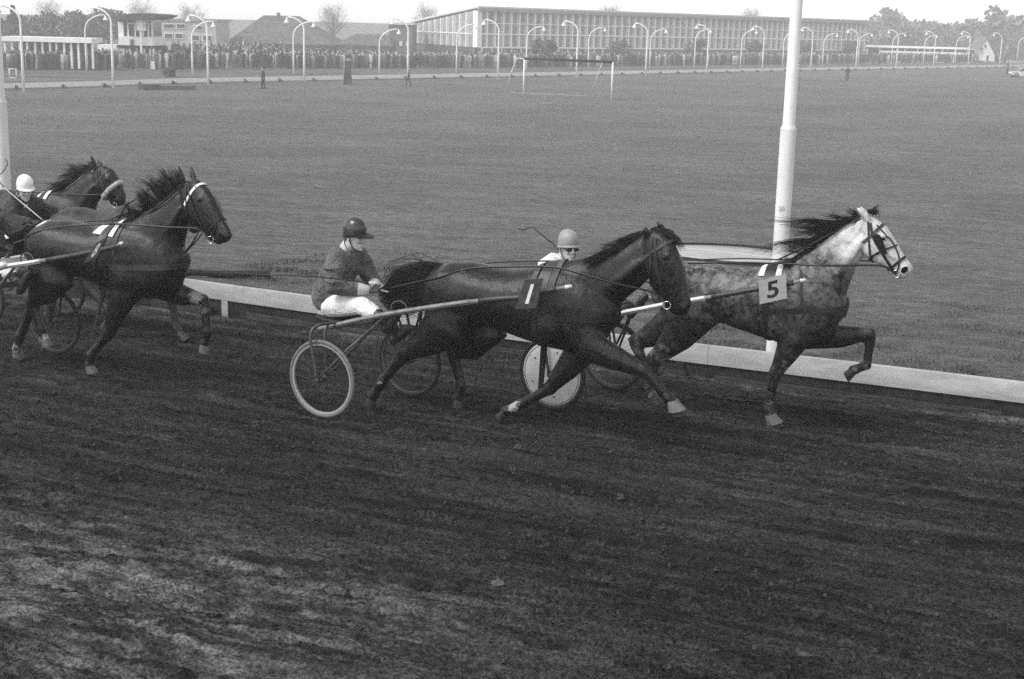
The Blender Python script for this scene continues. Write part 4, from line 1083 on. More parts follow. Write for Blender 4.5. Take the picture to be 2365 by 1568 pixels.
# the dark apron slung between the shafts of that sulky
mb = MB(); P_ = [to8(k2(-60, 1325, -.30)), to8(k2(405, 1345, -.30)), to8(k2(405, 1470, -.28)), to8(k2(200, 1495, -.28)), to8(k2(-60, 1510, -.28))]
mb.rings([[p + V(0, .0, 0) for p in P_], [p + V(0, .03, 0) for p in P_]]); hard('mud_apron', mb, SEAT_M, SU8, label='black mud apron slung below the shaft')
kx2 = K(FX, R2)
shx = [V(-.30, -.33, .80), V(.1, -.35, .93), kx2(270, 890, -.36), kx2(620, 680, -.36), V(1.25, -.37, 1.28), V(1.75, -.36, 1.33), V(1.95, -.34, 1.36)]
SUX = make_sulky(FX, 'racing sulky of the white-helmeted driver, its white shaft showing above the bay rump', shx, kx2(270, 890, -.36)[0], kx2(620, 680, -.36)[0], yaw=0)
# ------------------------------------------------------------------ drivers
SKIN = mat('skin', .46, .55, .35, var=.12, scale=25); GLOVE = mat('glove_leather', .03, .6, .3, var=.4, scale=30); BOOT = mat('boot_leather', .018, .45, .4)

def cloth(name, v, var=.25, rough=.85):
    if name in MATS: return MATS[name]
    g = NG(name, rough, .2); p = g.map(); n1 = g.noise(p, 7, 5, .6, .8); n2 = g.noise(p, 24, 4, .6, .4); n3 = g.noise(p, 180, 2)
    g.color(g.rng(n1, .3, .7, v * (1 - var), v * (1 + var)))
    g.bump(g.math('ADD', g.math('MULTIPLY', n1, 1.6), g.math('MULTIPLY', g.noise(p, 15, 2, .5, .6), .7)), .85 if v < .3 else .45, .06)
    return g.m

def rotm(yaw, pitch=0, roll=0):
    return np.array(Matrix.Rotation(yaw, 3, 'Z') @ Matrix.Rotation(pitch, 3, 'Y') @ Matrix.Rotation(roll, 3, 'X'))

def head_into(mb, c, Rm):
    """human head, origin between the ears; x forward, y left, z up"""
    q = lambda x, y, z: c + Rm @ V(x, y, z) * .95
    rows = [(-.122, .072, .005, .022), (-.112, .088, -.02, .036), (-.09, .092, -.045, .050), (-.06, .091, -.07, .060), (-.03, .093, -.085, .066), (0, .090, -.096, .072), (.03, .094, -.102, .076), (.065, .092, -.100, .076), (.095, .074, -.085, .066), (.118, .03, -.05, .04)]
    n = 18; rs = []
    for z, xf, xb, w in rows:
        cx, rx = (xf + xb) / 2, (xf - xb) / 2; rs.append([q(cx + rx * math.cos(a), w * math.sin(a) * (1 - .12 * max(0, math.cos(a))), z) for a in np.linspace(0, TAU, n + 1)[:-1]])
    mb.rings(rs)
    ax = [Rm @ V(1, 0, 0), Rm @ V(0, 1, 0), Rm @ V(0, 0, 1)]
    mb.limb([q(.088, 0, .028), q(.102, 0, .005), q(.116, 0, -.022), q(.100, 0, -.034)], [.011, .013, .017, .012], 10)
    for s in (-1, 1):
        mb.ellipsoid(q(.102, s * .012, -.030), (.012, .010, .009), ax, 8, 6)
        mb.ellipsoid(q(-.012, s * .078, -.012), (.018, .009, .034), ax, 10, 7)
        mb.ellipsoid(q(.078, s * .036, -.022), (.022, .022, .018), ax, 10, 7)
        mb.ellipsoid(q(.080, s * .034, .030), (.020, .026, .010), ax, 10, 7)
    mb.ellipsoid(q(.088, 0, -.064), (.014, .026, .007), ax, 10, 7); mb.ellipsoid(q(.086, 0, -.078), (.014, .022, .008), ax, 10, 7); mb.ellipsoid(q(.080, 0, -.108), (.018, .022, .014), ax, 10, 7)

def hand_into(mb, w, d, up, lat, grip=None, s=1.0):
    """hand at wrist w pointing along d, back of the hand towards up, thumb on the +lat side; fingers curl down"""
    d, up = unit(V(*d)), unit(V(*up)); lat = unit(V(*lat) - d * (V(*lat) @ d)); up = unit(np.cross(d, lat)) * (1 if np.cross(d, lat) @ up > 0 else -1)
    mb.limb([w - d * .03, w + d * .01, w + d * .05, w + d * .088], [(.026, .030), (.024, .033), (.020, .042), (.017, .041)], 12, lat)
    for i, (o, L) in enumerate(((.030, .92), (.010, 1.0), (-.011, .94), (-.031, .76))):
        b = w + d * .085 + lat * o; r = .0095 - .0006 * i
        p1 = b + (d * .75 - up * .55) * .040 * L; p2 = p1 + (-up * .95 - d * .2) * .028 * L; p3 = p2 + (-d * .9 - up * .2) * .022 * L
        mb.limb([b - d * .02, b, p1, p2, p3], [r * 1.1, r * 1.1, r, r * .92, r * .8], 8, lat)
    b = w + d * .03 + lat * .036 - up * .006; p1 = b + (d * .6 + lat * .5 - up * .3) * .04; p2 = p1 + (d * .75 - lat * .25 - up * .55) * .034
    mb.limb([b - d * .015, b, p1, p2], [.013, .013, .011, .009], 8, up)

def make_driver(F, label, J, jacket, trousers, helmet, helmet_kind, gloves=GLOVE, goggles=False, collar_m=None, lean=0., cuffs=None, shirt=None):
    """J: joints in the frame F: pelvis, waist, chest, neck, head, head_yaw, head_pitch, and pairs shoulder/elbow/wrist/hip/knee/ankle/toe as (right, left)"""
    e = empty('person', F.P, -rad(F.deg), label=label, cat='person')
    Rm = rotm(J['head_yaw'], J.get('head_pitch', 0)); hc = V(*J['head'])
    q = lambda x, y, z: hc + Rm @ V(x, y, z) * .95
    pel, wa, ch, nk = [V(*J[a]) for a in ('pelvis', 'waist', 'chest', 'neck')]
    # skin: head, neck and a lean core down to hands and feet, one continuous body
    mb = MB(); head_into(mb, hc, Rm)
    mb.limb([nk - V(0, 0, .05), nk, (nk + hc) / 2, q(-.02, 0, -.05)], [(.06, .06), (.058, .058), (.055, .054), (.052, .05)], 14)
    mb.limb([pel, wa, ch, nk], [(.08, .11), (.07, .10), (.08, .12), (.05, .05)], 14)
    for i, sd in enumerate((-1, 1)):
        sh, el, wr, hp_, kn, an, to = [V(*J[a][i]) for a in ('shoulder', 'elbow', 'wrist', 'hip', 'knee', 'ankle', 'toe')]
        mb.limb([ch, sh, (sh + el) / 2, el, (el + wr) / 2, wr], [.05, .042, .036, .032, .030, .023], 10)
        d = V(*J['hand_dir'][i]); hand_into(mb, wr, d, (0, 0, 1), (0, -sd, .35))
        mb.limb([pel, hp_, (hp_ + kn) / 2, kn, (kn + an) / 2, an], [.07, .065, .058, .048, .045, .034], 10)
    body = link('body', remesh(mb, .0075, 3, .5), SKIN, e)
    # gloves
    for i, sd in enumerate((-1, 1)):
        wr = V(*J['wrist'][i]); d = unit(V(*J['hand_dir'][i])); g2 = MB(); hand_into(g2, wr, d, (0, 0, 1), (0, -sd, .35)); m_ = remesh(g2, .005, 1, .4)
        for v in m_.vertices: v.co = v.co + v.normal * .003
        m_.update(); link('glove', m_, gloves, e)
    # jacket
    mb = MB()
    dn = unit(pel - wa)
    mb.limb([wa + dn * .10, wa + dn * .03, wa + (ch - wa) * .35, ch, ch + (nk - ch) * .45, nk + (ch - nk) * .14], [(.165, .205), (.162, .20), (.152, .20), (.142, .20), (.115, .165), (.075, .09)], 18)
    for i, sd in enumerate((-1, 1)):
        sh, el, wr = [V(*J[a][i]) for a in ('shoulder', 'elbow', 'wrist')]; L = lambda a, b, t: a + (b - a) * t
        mb.limb([ch + (sh - ch) * .45 + V(0, 0, .02), sh, L(sh, el, .3), L(sh, el, .7), el, L(el, wr, .3), L(el, wr, .65), L(el, wr, .88)], [.10, .10, .092, .082, .080, .074, .06, .048], 14)
        for t in (.25, .55, .8):   # sleeve folds
            c_ = L(sh, el, t); mb.ellipsoid(c_ + V(*rng.normal(0, .012, 3)), (.095, .095, .022), (V(1, 0, 0), V(0, 1, 0), unit(unit(el - sh) + rng.normal(0, .4, 3))), 12, 6)
    jk = remesh(mb, .0105, 6, .5); link('jacket', jk, jacket, e)
    if cuffs:
        for i in (0, 1):
            el, wr = V(*J['elbow'][i]), V(*J['wrist'][i]); mb = MB(); mb.limb([el + (wr - el) * .62, el + (wr - el) * .75, el + (wr - el) * .93], [.058, .056, .046], 14); part('cuff', mb, cuffs, e)
    if shirt:
        f = unit(np.cross(V(0, 1, 0), nk - wa)); f = f if f[0] > 0 else -f
        mb = MB(); rs = []
        for t, w in ((.1, .05), (.4, .06), (.75, .06), (1.0, .045)):
            c_ = wa + (nk - wa) * t + f * (.155 - .075 * t ** 2); sdv = V(0, 1, 0); rs.append([c_ - sdv * w - f * .05, c_ - sdv * w * .5 + f * .004, c_ + sdv * w * .5 + f * .004, c_ + sdv * w - f * .05])
        mb.rings(rs); part('shirt_front', mb, shirt, e)
    if collar_m:
        mb = MB(); up = unit(hc - nk); a = unit(np.cross(up, V(0, 1, 0))); rs = []
        for h, r in ((-.035, .082), (.02, .072), (.035, .074), (.03, .066), (-.03, .066)):
            rs.append([nk + up * (h + .015 + .04 * math.cos(b)) + (a * math.cos(b) * 1.0 + V(0, 1, 0) * math.sin(b)) * r for b in np.linspace(0, TAU, 21)[:-1]])
        mb.rings(rs); part('collar', mb, collar_m, e)
    # trousers
    mb = MB(); mb.limb([wa + dn * .04, wa + dn * .12, pel, pel + dn * .07], [(.125, .17), (.14, .18), (.135, .175), (.09, .12)], 18)
    for i, sd in enumerate((-1, 1)):
        hp_, kn, an = [V(*J[a][i]) for a in ('hip', 'knee', 'ankle')]; L = lambda a, b, t: a + (b - a) * t
        mb.limb([pel + (hp_ - pel) * .6, hp_, L(hp_, kn, .35), L(hp_, kn, .75), kn, L(kn, an, .3), L(kn, an, .62)], [.115, .112, .104, .088, .084, .076, .056], 14)
        for t in (.2, .5, .8):
            c_ = L(hp_, kn, t) + V(*rng.normal(0, .018, 3)); mb.ellipsoid(c_, (.10, .10, .022), (V(1, 0, 0), V(0, 1, 0), unit(unit(kn - hp_) + rng.normal(0, .5, 3))), 12, 6)
    link('trousers', remesh(mb, .0105, 5, .5), trousers, e)
    for i, sd in enumerate((-1, 1)):
        kn, an, to = [V(*J[a][i]) for a in ('knee', 'ankle', 'toe')]; L = lambda a, b, t: a + (b - a) * t
        mb = MB(); mb.limb([L(kn, an, .5), L(kn, an, .75), an], [.062, .055, .046], 12); mb.limb([an - unit(to - an) * .06 - V(0, 0, .03), an + (to - an) * .25 - V(0, 0, .02), an + (to - an) * .65, to], [.04, .045, .042, .032], 12)
        link('boot', remesh(mb, .009, 2, .5), BOOT, e)
    # helmet
    mb = MB(); n = 28; rs = []
    Rz = .118
    prof = [(-.020 if helmet_kind != 'cap' else -.03, 1.02), (.0, 1.05), (.04, 1.06), (.085, .97), (.12, .78), (.145, .48), (.155, .14)]
    for z, s in prof:
        rs.append([q((-.008 + .112 * s * math.cos(a)) , .090 * s * math.sin(a), z * .86 + (.052 - .055 * (z < .02) * (.5 - .5 * math.cos(a)))) for a in np.linspace(0, TAU, n + 1)[:-1]])
    mb.rings(rs); hl = part('helmet', mb, helmet, e)
    mb = MB(); rs = []
    peak = {'bowl': .028, 'cap': .095, 'short': .05}[helmet_kind]
    for a in np.linspace(-1.25, 1.25, 19) if helmet_kind != 'bowl' else np.linspace(0, TAU, 33)[:-1]:
        ext = peak * (max(0, math.cos(a)) ** .6 if helmet_kind != 'bowl' else (.45 + .55 * max(0, math.cos(a))))
        i0 = lambda r, z: q(-.008 + (.112 * 1.04 + r) * math.cos(a), (.090 * 1.04 + r * .7) * math.sin(a), z)
        zb = .046 - .055 * (.5 - .5 * math.cos(a)) if helmet_kind == 'bowl' else .046; rs.append([i0(-.010, zb + .008), i0(ext, zb - .006 - .10 * ext), i0(ext, zb - .010 - .10 * ext), i0(-.010, zb)])
    mb.rings(rs, True, helmet_kind == 'bowl'); hard('helmet_brim', mb, mat('brim_black', .012, .5, .3) if helmet_kind == 'cap' else helmet, hl)
    for sd in (-1, 1):
        mb = MB(); mb.tube(spline([q(.0, sd * .088, .0), q(.012, sd * .078, -.05), q(.04, sd * .055, -.105), q(.068, sd * .02, -.128), q(.07, 0, -.130)], 12), (.0045), 6); part('chin_strap', mb, mat('strap_black', .02, .6), hl)
        mb = MB(); mb.ellipsoid(q(.087, sd * .033, .010), (.010, .018, .008), [Rm @ V(1, 0, 0), Rm @ V(0, 1, 0), Rm @ V(0, 0, 1)], 8, 6); part('eye', mb, mat('eye_shadow', .03, .4), e)
    if goggles:
        for sd in (-1, 1):
            mb = MB(); mb.ellipsoid(q(.094, sd * .036, .006), (.016, .036, .023), [Rm @ V(1, 0, 0), Rm @ V(0, 1, 0), Rm @ V(0, 0, 1)], 14, 8); part('goggles', mb, mat('dark_lens', .012, .15, .5), e, label='dark goggles')
            mb = MB(); mb.tube(spline([q(.088, sd * .06, .008), q(.03, sd * .082, .012), q(-.03, sd * .088, .014)], 8), .005, 6); part('goggle_strap', mb, MATS['strap_black'], e)
    return e

def seated(o, lean=0., kneez=.97, dx=0.):
    """joints of a driver sitting on a sulky, offset o=(s,t) from the sulky origin"""
    s, t = o; P = lambda a, b, z: V(s + a, t + b, z)
    return dict(pelvis=P(-.30, 0, .90), waist=P(-.33, 0, 1.02), chest=P(-.27 + lean, 0, 1.27), neck=P(-.20 + lean * 1.5, 0, 1.43), head=P(-.13 + lean * 1.9, 0, 1.565), head_yaw=0., head_pitch=.1,
        shoulder=(P(-.25 + lean, -.18, 1.36), P(-.22 + lean, .18, 1.36)), elbow=(P(-.16 + lean, -.27, 1.11), P(-.10 + lean, .27, 1.12)), wrist=(P(.09 + lean, -.14, 1.10), P(.10 + lean, .11, 1.10)), hand_dir=((.95, .25, .05), (.95, -.25, .05)),
        hip=(P(-.24, -.10, .89), P(-.24, .10, .89)), knee=(P(.12, -.20, kneez), P(.12, .20, kneez)), ankle=(P(.42, -.30, .88), P(.42, .30, .88)), toe=(P(.52, -.31, 1.0), P(.52, .31, 1.0)))

J = seated((0, 0)); k3 = K(F1, R3)
J['head'] = k3(600, 312); J['neck'] = k3(520, 480) + V(-.01, 0, 0); J['chest'] = k3(470, 620); J['waist'] = k3(330, 900); J['pelvis'] = k3(300, 1090); J['head_yaw'] = -.15; J['head_pitch'] = .12
J['shoulder'] = (k3(380, 540, -.19), k3(640, 540, .18)); J['elbow'] = (k3(330, 905, -.27), k3(800, 820, .24)); J['wrist'] = (k3(770, 945, -.13), k3(850, 900, .08)); J['hand_dir'] = ((.98, .15, .1), (.95, -.3, .0))
J['hip'] = (k3(330, 1120, -.10), k3(330, 1120, .10)); J['knee'] = (k3(690, 1130, -.19), k3(850, 1075, .19)); J['ankle'] = (k6(820, 815, -.30), k6(880, 900, .28)); J['toe'] = (k6(880, 760, -.31), k6(960, 860, .28))
D1 = make_driver(F1, 'driver in dark jacket, white trousers and dark peaked helmet behind the number 1 horse', J, cloth('dark_jacket', .12, .5), cloth('white_trousers', .72, .12), mat('dark_helmet', .035, .25, .5), 'cap', collar_m=mat('pale_scarf', .5, .9, .1), cuffs=mat('pale_cuff', .45, .9, .1))
# whip held level behind the driver
wp = empty('whip', F1.P, -rad(F1.deg), label='thin whip held level by the driver in white trousers', cat='whip')
hw = V(*J['wrist'][0]) + V(.08, .02, .015)
mb = MB(); mb.tube([hw + V(.09, .01, -.02), hw, k3(940, 875, -.12), k3(760, 853, -.26)], .0085, 8); part('handle', mb, mat('whip_white', .75, .6), wp)
mb = MB(); mb.tube(spline([k3(760, 853, -.26), k3(400, 812, -.42), k3(0, 775, -.52), k6(-90, 482, -.56), k6(-260, 470, -.6)], 24), [.008 - .003 * i / 23 for i in range(24)], 6); part('cane', mb, mat('whip_grey', .03, .6), wp)

# driver of number five, seen over the black horse's withers
kk = K(G5, lambda x, y: (x, y)); R7 = lambda x, y: ((1850 + x * 400 / 1425) * .63867, (780 + y * 400 / 1425) * .63867); k7b = K(G5, R7)
J = seated((0, 0)); hd5 = k7b(728, 414); dx = hd5[0] - J['head'][0]; dzz = hd5[2] - J['head'][2]
for a in list(J):
    if a in ('head_yaw', 'head_pitch', 'hand_dir'): continue
    f_ = lambda p: V(p[0] + (dx if a in ('head', 'neck', 'shoulder', 'chest') else dx * .5), p[1], p[2] + (dzz if a in ('head', 'neck', 'shoulder') else 0))
    J[a] = f_(J[a]) if not isinstance(J[a], tuple) else tuple(f_(p) for p in J[a])
J['head_yaw'] = -.75; J['head_pitch'] = .08
D5 = make_driver(G5, 'driver in pale helmet and dark goggles with white top, behind the grey horse', J, cloth('white_silks', .70, .10), cloth('white_breeches', .70, .1), mat('grey_helmet', .27, .5, .4, var=.06, scale=30), 'bowl', goggles=True)
wp = empty('whip', G5.P, -rad(G5.deg), label='bent whip raised behind the driver in dark goggles', cat='whip')
hw = V(*J['wrist'][0]) + V(.05, .02, .02)
mb = MB(); mb.tube(spline([hw, k7b(560, 385, .10), k7b(480, 320, .10), k7b(270, 145, .12)], 18), [.009 - .003 * i / 17 for i in range(18)], 6); part('cane', mb, MATS['whip_grey'], wp)
mb = MB(); mb.tube(spline([k7b(270, 145, .12), k7b(220, 155, .12), k7b(160, 182, .12), k7b(80, 168, .12)], 12), .0065, 6); part('lash', mb, MATS['whip_grey'], wp)

# white helmet, left
kx2 = K(FX, R2)
J = seated((0, 0)); hdx = kx2(308, 296); J['head'] = hdx; J['neck'] = kx2(262, 440) + V(-.01, 0, 0); J['chest'] = kx2(240, 560); J['waist'] = kx2(190, 760); J['pelvis'] = kx2(150, 880); J['head_yaw'] = -.55; J['head_pitch'] = .22
J['shoulder'] = (kx2(110, 420, -.19), kx2(385, 430, .18)); J['elbow'] = (kx2(150, 680, -.26), kx2(600, 600, .24)); J['wrist'] = (kx2(400, 690, -.14), kx2(800, 612, .10)); J['hand_dir'] = ((.97, .2, .0), (.97, -.2, .05))
J['hip'] = (kx2(170, 900, -.10), kx2(170, 900, .10)); J['knee'] = (kx2(330, 1010, -.22), kx2(420, 960, .22)); J['ankle'] = (V(.42, -.30, .85), V(.42, .30, .85)); J['toe'] = (V(.52, -.31, .97), V(.52, .31, .97))
DX = make_driver(FX, 'driver in white helmet and dark jacket leaning forward at the left', J, cloth('charcoal_jacket', .07, .45), cloth('white_trousers', .7), mat('white_helmet', .8, .3, .5), 'short', collar_m=MATS['pale_scarf'], shirt=mat('pale_shirt', .55, .9, .1, var=.2, scale=20))
wp = empty('whip', FX.P, -rad(FX.deg), label='pale whip slanting across the chest of the white-helmeted driver', cat='whip')
mb = MB(); mb.tube(spline([kx2(555, 690, -.20), kx2(470, 620, -.27), kx2(110, 318, -.33), kx2(50, 265, -.34)], 18), [.0075 - .002 * i / 17 for i in range(18)], 8); part('cane', mb, mat('whip_pale', .55, .6), wp)
mb = MB(); mb.tube(spline([kx2(50, 265, -.34), kx2(-40, 140, -.36), kx2(20, 90, -.36), kx2(90, -20, -.36), kx2(70, -90, -.36)], 16), .005, 6); part('lash', mb, MATS['whip_grey'], wp)

# driver of number eight: only arms and knees enter the picture
k2 = K(G8, R2); J = seated((0, 0), -.17)
J['elbow'] = (k2(-170, 700, -.26), V(.1, .25, 1.12)); J['wrist'] = (k2(60, 975, -.16), k2(150, 985, .10)); J['hand_dir'] = ((.9, .15, -.3), (.95, -.2, -.2)); J['shoulder'] = (k2(-260, 420, -.18), V(-.15, .18, 1.38))
D8 = make_driver(G8, 'driver of the number 8 horse cut off by the left edge', J, cloth('charcoal_jacket', .04), cloth('white_trousers', .7), mat('dark_helmet', .035, .25, .5), 'cap', shirt=MATS['pale_shirt'])

# ------------------------------------------------------------------ reins (held, so they belong to the harness of each horse)
def on_back(sp, s, side=-1, dt=.08, up=.01):
    h = sp['bvh'].ray_cast(Vector((s, side * dt, 3)), Vector((0, 0, -1))); return V(*h[0]) + V(0, 0, up) if h[0] is not None else V(s, side * dt, 1.5)
def loc(F, G, p):
    """point p of frame G in frame F"""
    w_ = G.P + G.h * p[0] + G.l * p[1]; return V((w_ - F.P) @ F.h, (w_ - F.P) @ F.l, p[2] + G.P[2] - F.P[2])
for sp, F, picks_, hands in (
    (S1, F1, [K(F1, Z7)(1265, 608, -.12), K(F1, Z7)(1000, 545, -.19), K(F1, Z7)(760, 475, -.20), K(F1, Z7)(620, 440, -.17), K(F1, Z7)(480, 428, -.16), K(F1, Z7)(150, 432, -.17), K(F1, Z6)(1330, 450, -.16), K(F1, Z6)(1180, 495, -.14), K(F1, Z6)(1000, 538, -.12)], K(F1, R3)(990, 925, -.10)),
    (S8, F8, [K(F8, Z5)(1250, 572, -.10), K(F8, Z5)(1050, 560, -.16), K(F8, Z5)(850, 545, -.19), K(F8, Z5)(730, 540, -.16), K(F8, Z5)(560, 545, -.17), K(F8, Z5)(400, 555, -.18), K(F8, Z5)(270, 580, -.14), K(F8, Z5)(150, 640, -.12)], K(F8, R2)(150, 960, -.14)),
    (S5, F5, [K(F5, Z8)(1370, 455, -.10), K(F5, Z8)(1150, 453, -.16), K(F5, Z8)(960, 453, -.2), K(F5, Z8)(760, 440, -.15), K(F5, Z8)(690, 440, -.12), K(F5, Z8)(450, 433, -.12), K(F5, Z8)(150, 440, -.12)], None),
    (SY, FY, [K(FY, Z5)(650, 360, -.08), K(FY, Z5)(560, 357, -.13), K(FY, Z5)(400, 354, -.15), K(FY, Z5)(340, 352, -.12), K(FY, Z5)(210, 340, -.1)], None)):
    start = sp['bit-1']; pts = [start] + [V(*p) for p in picks_]
    if hands is not None: pts.append(V(*hands))
    # keep the rein off the body
    out = []
    for p in spline(pts, 60):
        r = near_pt(sp, p[0], p[2], -1, .010)
        if r is not None and p[1] > r[0][1]: p = V(p[0], r[0][1], p[2])
        out.append(p)
    mb = MB(); mb.tube(out, [(.004, .0095)] * len(out), 6); part('rein', mb, LEATHER_B if sp is S8 else LEATHER, sp['e'])
    b2 = sp['bit1']; pts = [b2] + [V(p[0], abs(p[1]), p[2]) for p in pts[1:]]
    mb = MB(); mb.tube(spline(pts, 50), .007, 6); part('rein', mb, LEATHER, sp['e'])
# check reins along the crest and martingale straps
k = K(F5, Z8)
for a in ([(715, 418, -.03), (790, 385, -.05), (900, 335, -.07), (1010, 275, -.07), (1180, 185, -.05), (1265, 150, -.04)], [(720, 440, -.04), (800, 412, -.07), (870, 398, -.08)]):
    mb = MB(); mb.tube(spline([k(*q) for q in a], 30), .007, 6); part('check_rein', mb, LEATHER, H5)
mb = MB(); mb.tube(spline([k(1160, 655, 0), k(1165, 700, -.02), k(1140, 780, -.05)], 8), .008, 6); part('chest_strap', mb, LEATHER, H5)
for a in ([(1290, 425), (1330, 380), (1400, 345), (1480, 318)],):
    strap(S5, [k(*q) for q in a], .016, LEATHER, -1, 'noseband_strap')
k = K(F8, Z5)
for d_ in (0, 18):
    mb = MB(); mb.tube([k(1255 + d_ * 1.6, 580 + d_ * .4, -.05), k(1215 + d_ * .6, 655 + d_ * .3, -.03), k(1165, 722, 0)], .0075, 6); part('martingale', mb, LEATHER, H8)
mb = MB(); mb.tube(spline([k(840, 520, -.05), k(940, 470, -.09), k(1040, 390, -.10), k(1120, 310, -.08), k(1165, 285, -.06)], 24), .008, 6); part('check_rein', mb, LEATHER, H8)
# ------------------------------------------------------------------ the far side: rail, lamps, buildings, crowd, trees
def GX(x, Y, y=120): return at(x, y, Y)[0]
def HT(x, y, Y): return at(x, y, Y)[2] - FAR_Z
FWHITE = mat('far_white', .82, .6, .3, var=.06, scale=2); FDARK = mat('far_dark', .05, .8, .2, var=.3, scale=1.5); ROOF = mat('roof_tile', .11, .85, .2, var=.3, scale=1.2); BRICKW = mat('house_brick', .16, .9, .15, var=.25, scale=2); GLASS = mat('far_glass', .05, .15, .5); PALEWALL = mat('pale_render', .42, .85, .2, var=.1, scale=1); CONC = mat('hall_concrete', .30, .85, .2, var=.1, scale=.6); HALLROOF = mat('hall_roof', .62, .6, .3)  # roof_tile lightened: part of the distance haze sits in its colour

def along(poly, step):
    out = []; carry = 0.
    for a, b in zip(poly[:-1], poly[1:]):
        L = np.linalg.norm(b - a); t = carry
        while t < L: out.append((a + (b - a) * t / L, unit(b - a))); t += step
        carry = t - L
    return out

# far rail
fr_o = FAR_IN[3]; fr = empty('far_rail', fr_o, label='long low white rail along the far edge of the infield', cat='rail')
st_ = [s for s in along(FAR_IN, 4.0) if -45 < s[0][0] < 112]
for (a, d), (b, d2) in zip(st_[:-1], st_[1:]):
    mb = MB(); mb.beam(a - fr_o + V(0, 0, .30), b - fr_o - d * .03 + V(0, 0, .30), .06, .34); hard('board', mb, FWHITE, fr)
    mb = MB(); n = V(d[1], -d[0], 0); n = n if n[1] < 0 else -n; p = a - fr_o
    mb.rings([[p + d * k, p + n * .75 + d * k, p + V(0, 0, .34) + d * k] for k in (-.05, .05)]); hard('bracket', mb, FDARK, fr)

# arched lamp posts of the far straight
def far_post(base, top_z, arm, r, label, group):
    e = empty('street_lamp', base, label=label, cat='lamp post', group=group); s = -1 if arm < 0 else 1; A = abs(arm)
    z0 = top_z - A * .75
    mb = MB(); pts = [(0, 0, 0), (0, 0, z0 * .5), (0, 0, z0)] + [(s * A * (1 - math.cos(q)), 0, z0 + A * .75 * math.sin(q)) for q in np.linspace(.25, 1.5, 7)]
    mb.tube(pts, [r * 1.25, r * 1.1] + [r * .9] * (len(pts) - 2), 8); part('pole', mb, FWHITE, e)
    q = V(*pts[-1]); mb = MB(); mb.tube([q, q + V(s * .12, 0, -.02), q + V(s * .18, 0, -.12)], r * .6, 6); part('arm', mb, FWHITE, e)
    mb = MB(); mb.lathe(q + V(s * .18, 0, -.52), [(.25, 0), (.22, .10), (.11, .26), (.06, .42)], n=12); part('lamp_shade', mb, FWHITE, e)
ordn = ['first', 'second', 'third', 'fourth', 'fifth', 'sixth', 'seventh', 'eighth', 'ninth', 'tenth', 'eleventh', 'twelfth', 'thirteenth', 'fourteenth', 'fifteenth', 'sixteenth', 'seventeenth']
inner = [(55, 213, 13), (262, 204, 18), (481, 196, 36), (703, 189, 40), (942, 186, 44), (1150, 184, 46), (1331, 181, 49), (1491, 176, 54), (1632, 172, 57), (1760, 168, 61), (1872, 165, 64), (1976, 162, 68), (2069, 160, 69.5), (2155, 158, 73), (2235, 156.5, 73), (2308, 155, 76)]
for i, (x, yb, yt) in enumerate(inner):
    B = ground((x, yb)); far_post(B, HT(x, yt, B[1]), -1.45, .085, 'white arched lamp post on the far rail, %s from the left' % ordn[i], 'lamp posts along the far rail')
outer = [(200, 163, 33), (445, 176, 48), (678, 172, 49), (876, 171, 66), (1054, 168, 55), (1215, 162, 60), (1358, 158, 62), (1500, 157, 66), (1603, 158, 66), (1710, 157, 68), (1807, 155, 72), (1899, 153, 76), (1981, 150, 76), (2058, 150, 76), (2132, 150, 80), (2205, 149, 81), (2348, 147, 84)]
for i, (x, yb, yt) in enumerate(outer):
    B = ground((x, yb)); far_post(B, HT(x, yt, B[1]), 2.0, .075, 'white lamp post arching right, before the crowd, %s from the left' % ordn[i], 'lamp posts before the crowd')

def bxo(name, x0, x1, y0, y1, Y, depth, m, parent, org, front=0.):
    """box whose front face spans picture columns x0..x1 and rows y0..y1 at depth Y"""
    X0, X1 = GX(x0, Y), GX(x1, Y); xm = (x0 + x1) / 2; z1, z0 = at(xm, y0, Y)[2], at(xm, y1, Y)[2]
    mb = MB(); mb.box(V((X0 + X1) / 2, Y + depth / 2 - front, (z0 + z1) / 2) - org, (X1 - X0, depth, z1 - z0)); return hard(name, mb, m, parent)
def base(x, Y): return V(GX(x, Y), Y, FAR_Z)

# white pergola
Y = 142.; O = base(105, Y); e = empty('pergola', O, label='white pergola with a row of slim columns at the far left', cat='pergola')
bxo('roof_beam', 4, 212, 86, 97, Y, 4.0, FWHITE, e, O)
for z in (40, 105, 175, 245, 318, 385, 455, 515, 585, 650, 715, 785, 845):
    x = z * .2512 - 1; bxo('column', x - 2.2, x + 2.2, 97.2, 156 + 3, Y, .25, FWHITE, e, O, -.3)
bxo('back_wall', 5, 211, 97.2, 158, Y + 3.6, .2, mat('pergola_wall', .2, .9, .1), e, O); bxo('notice_board', 116, 140, 116.5, 120, Y + 1, .1, FWHITE, e, O)
for a, b in ((30, 10), (82, 27)): pass

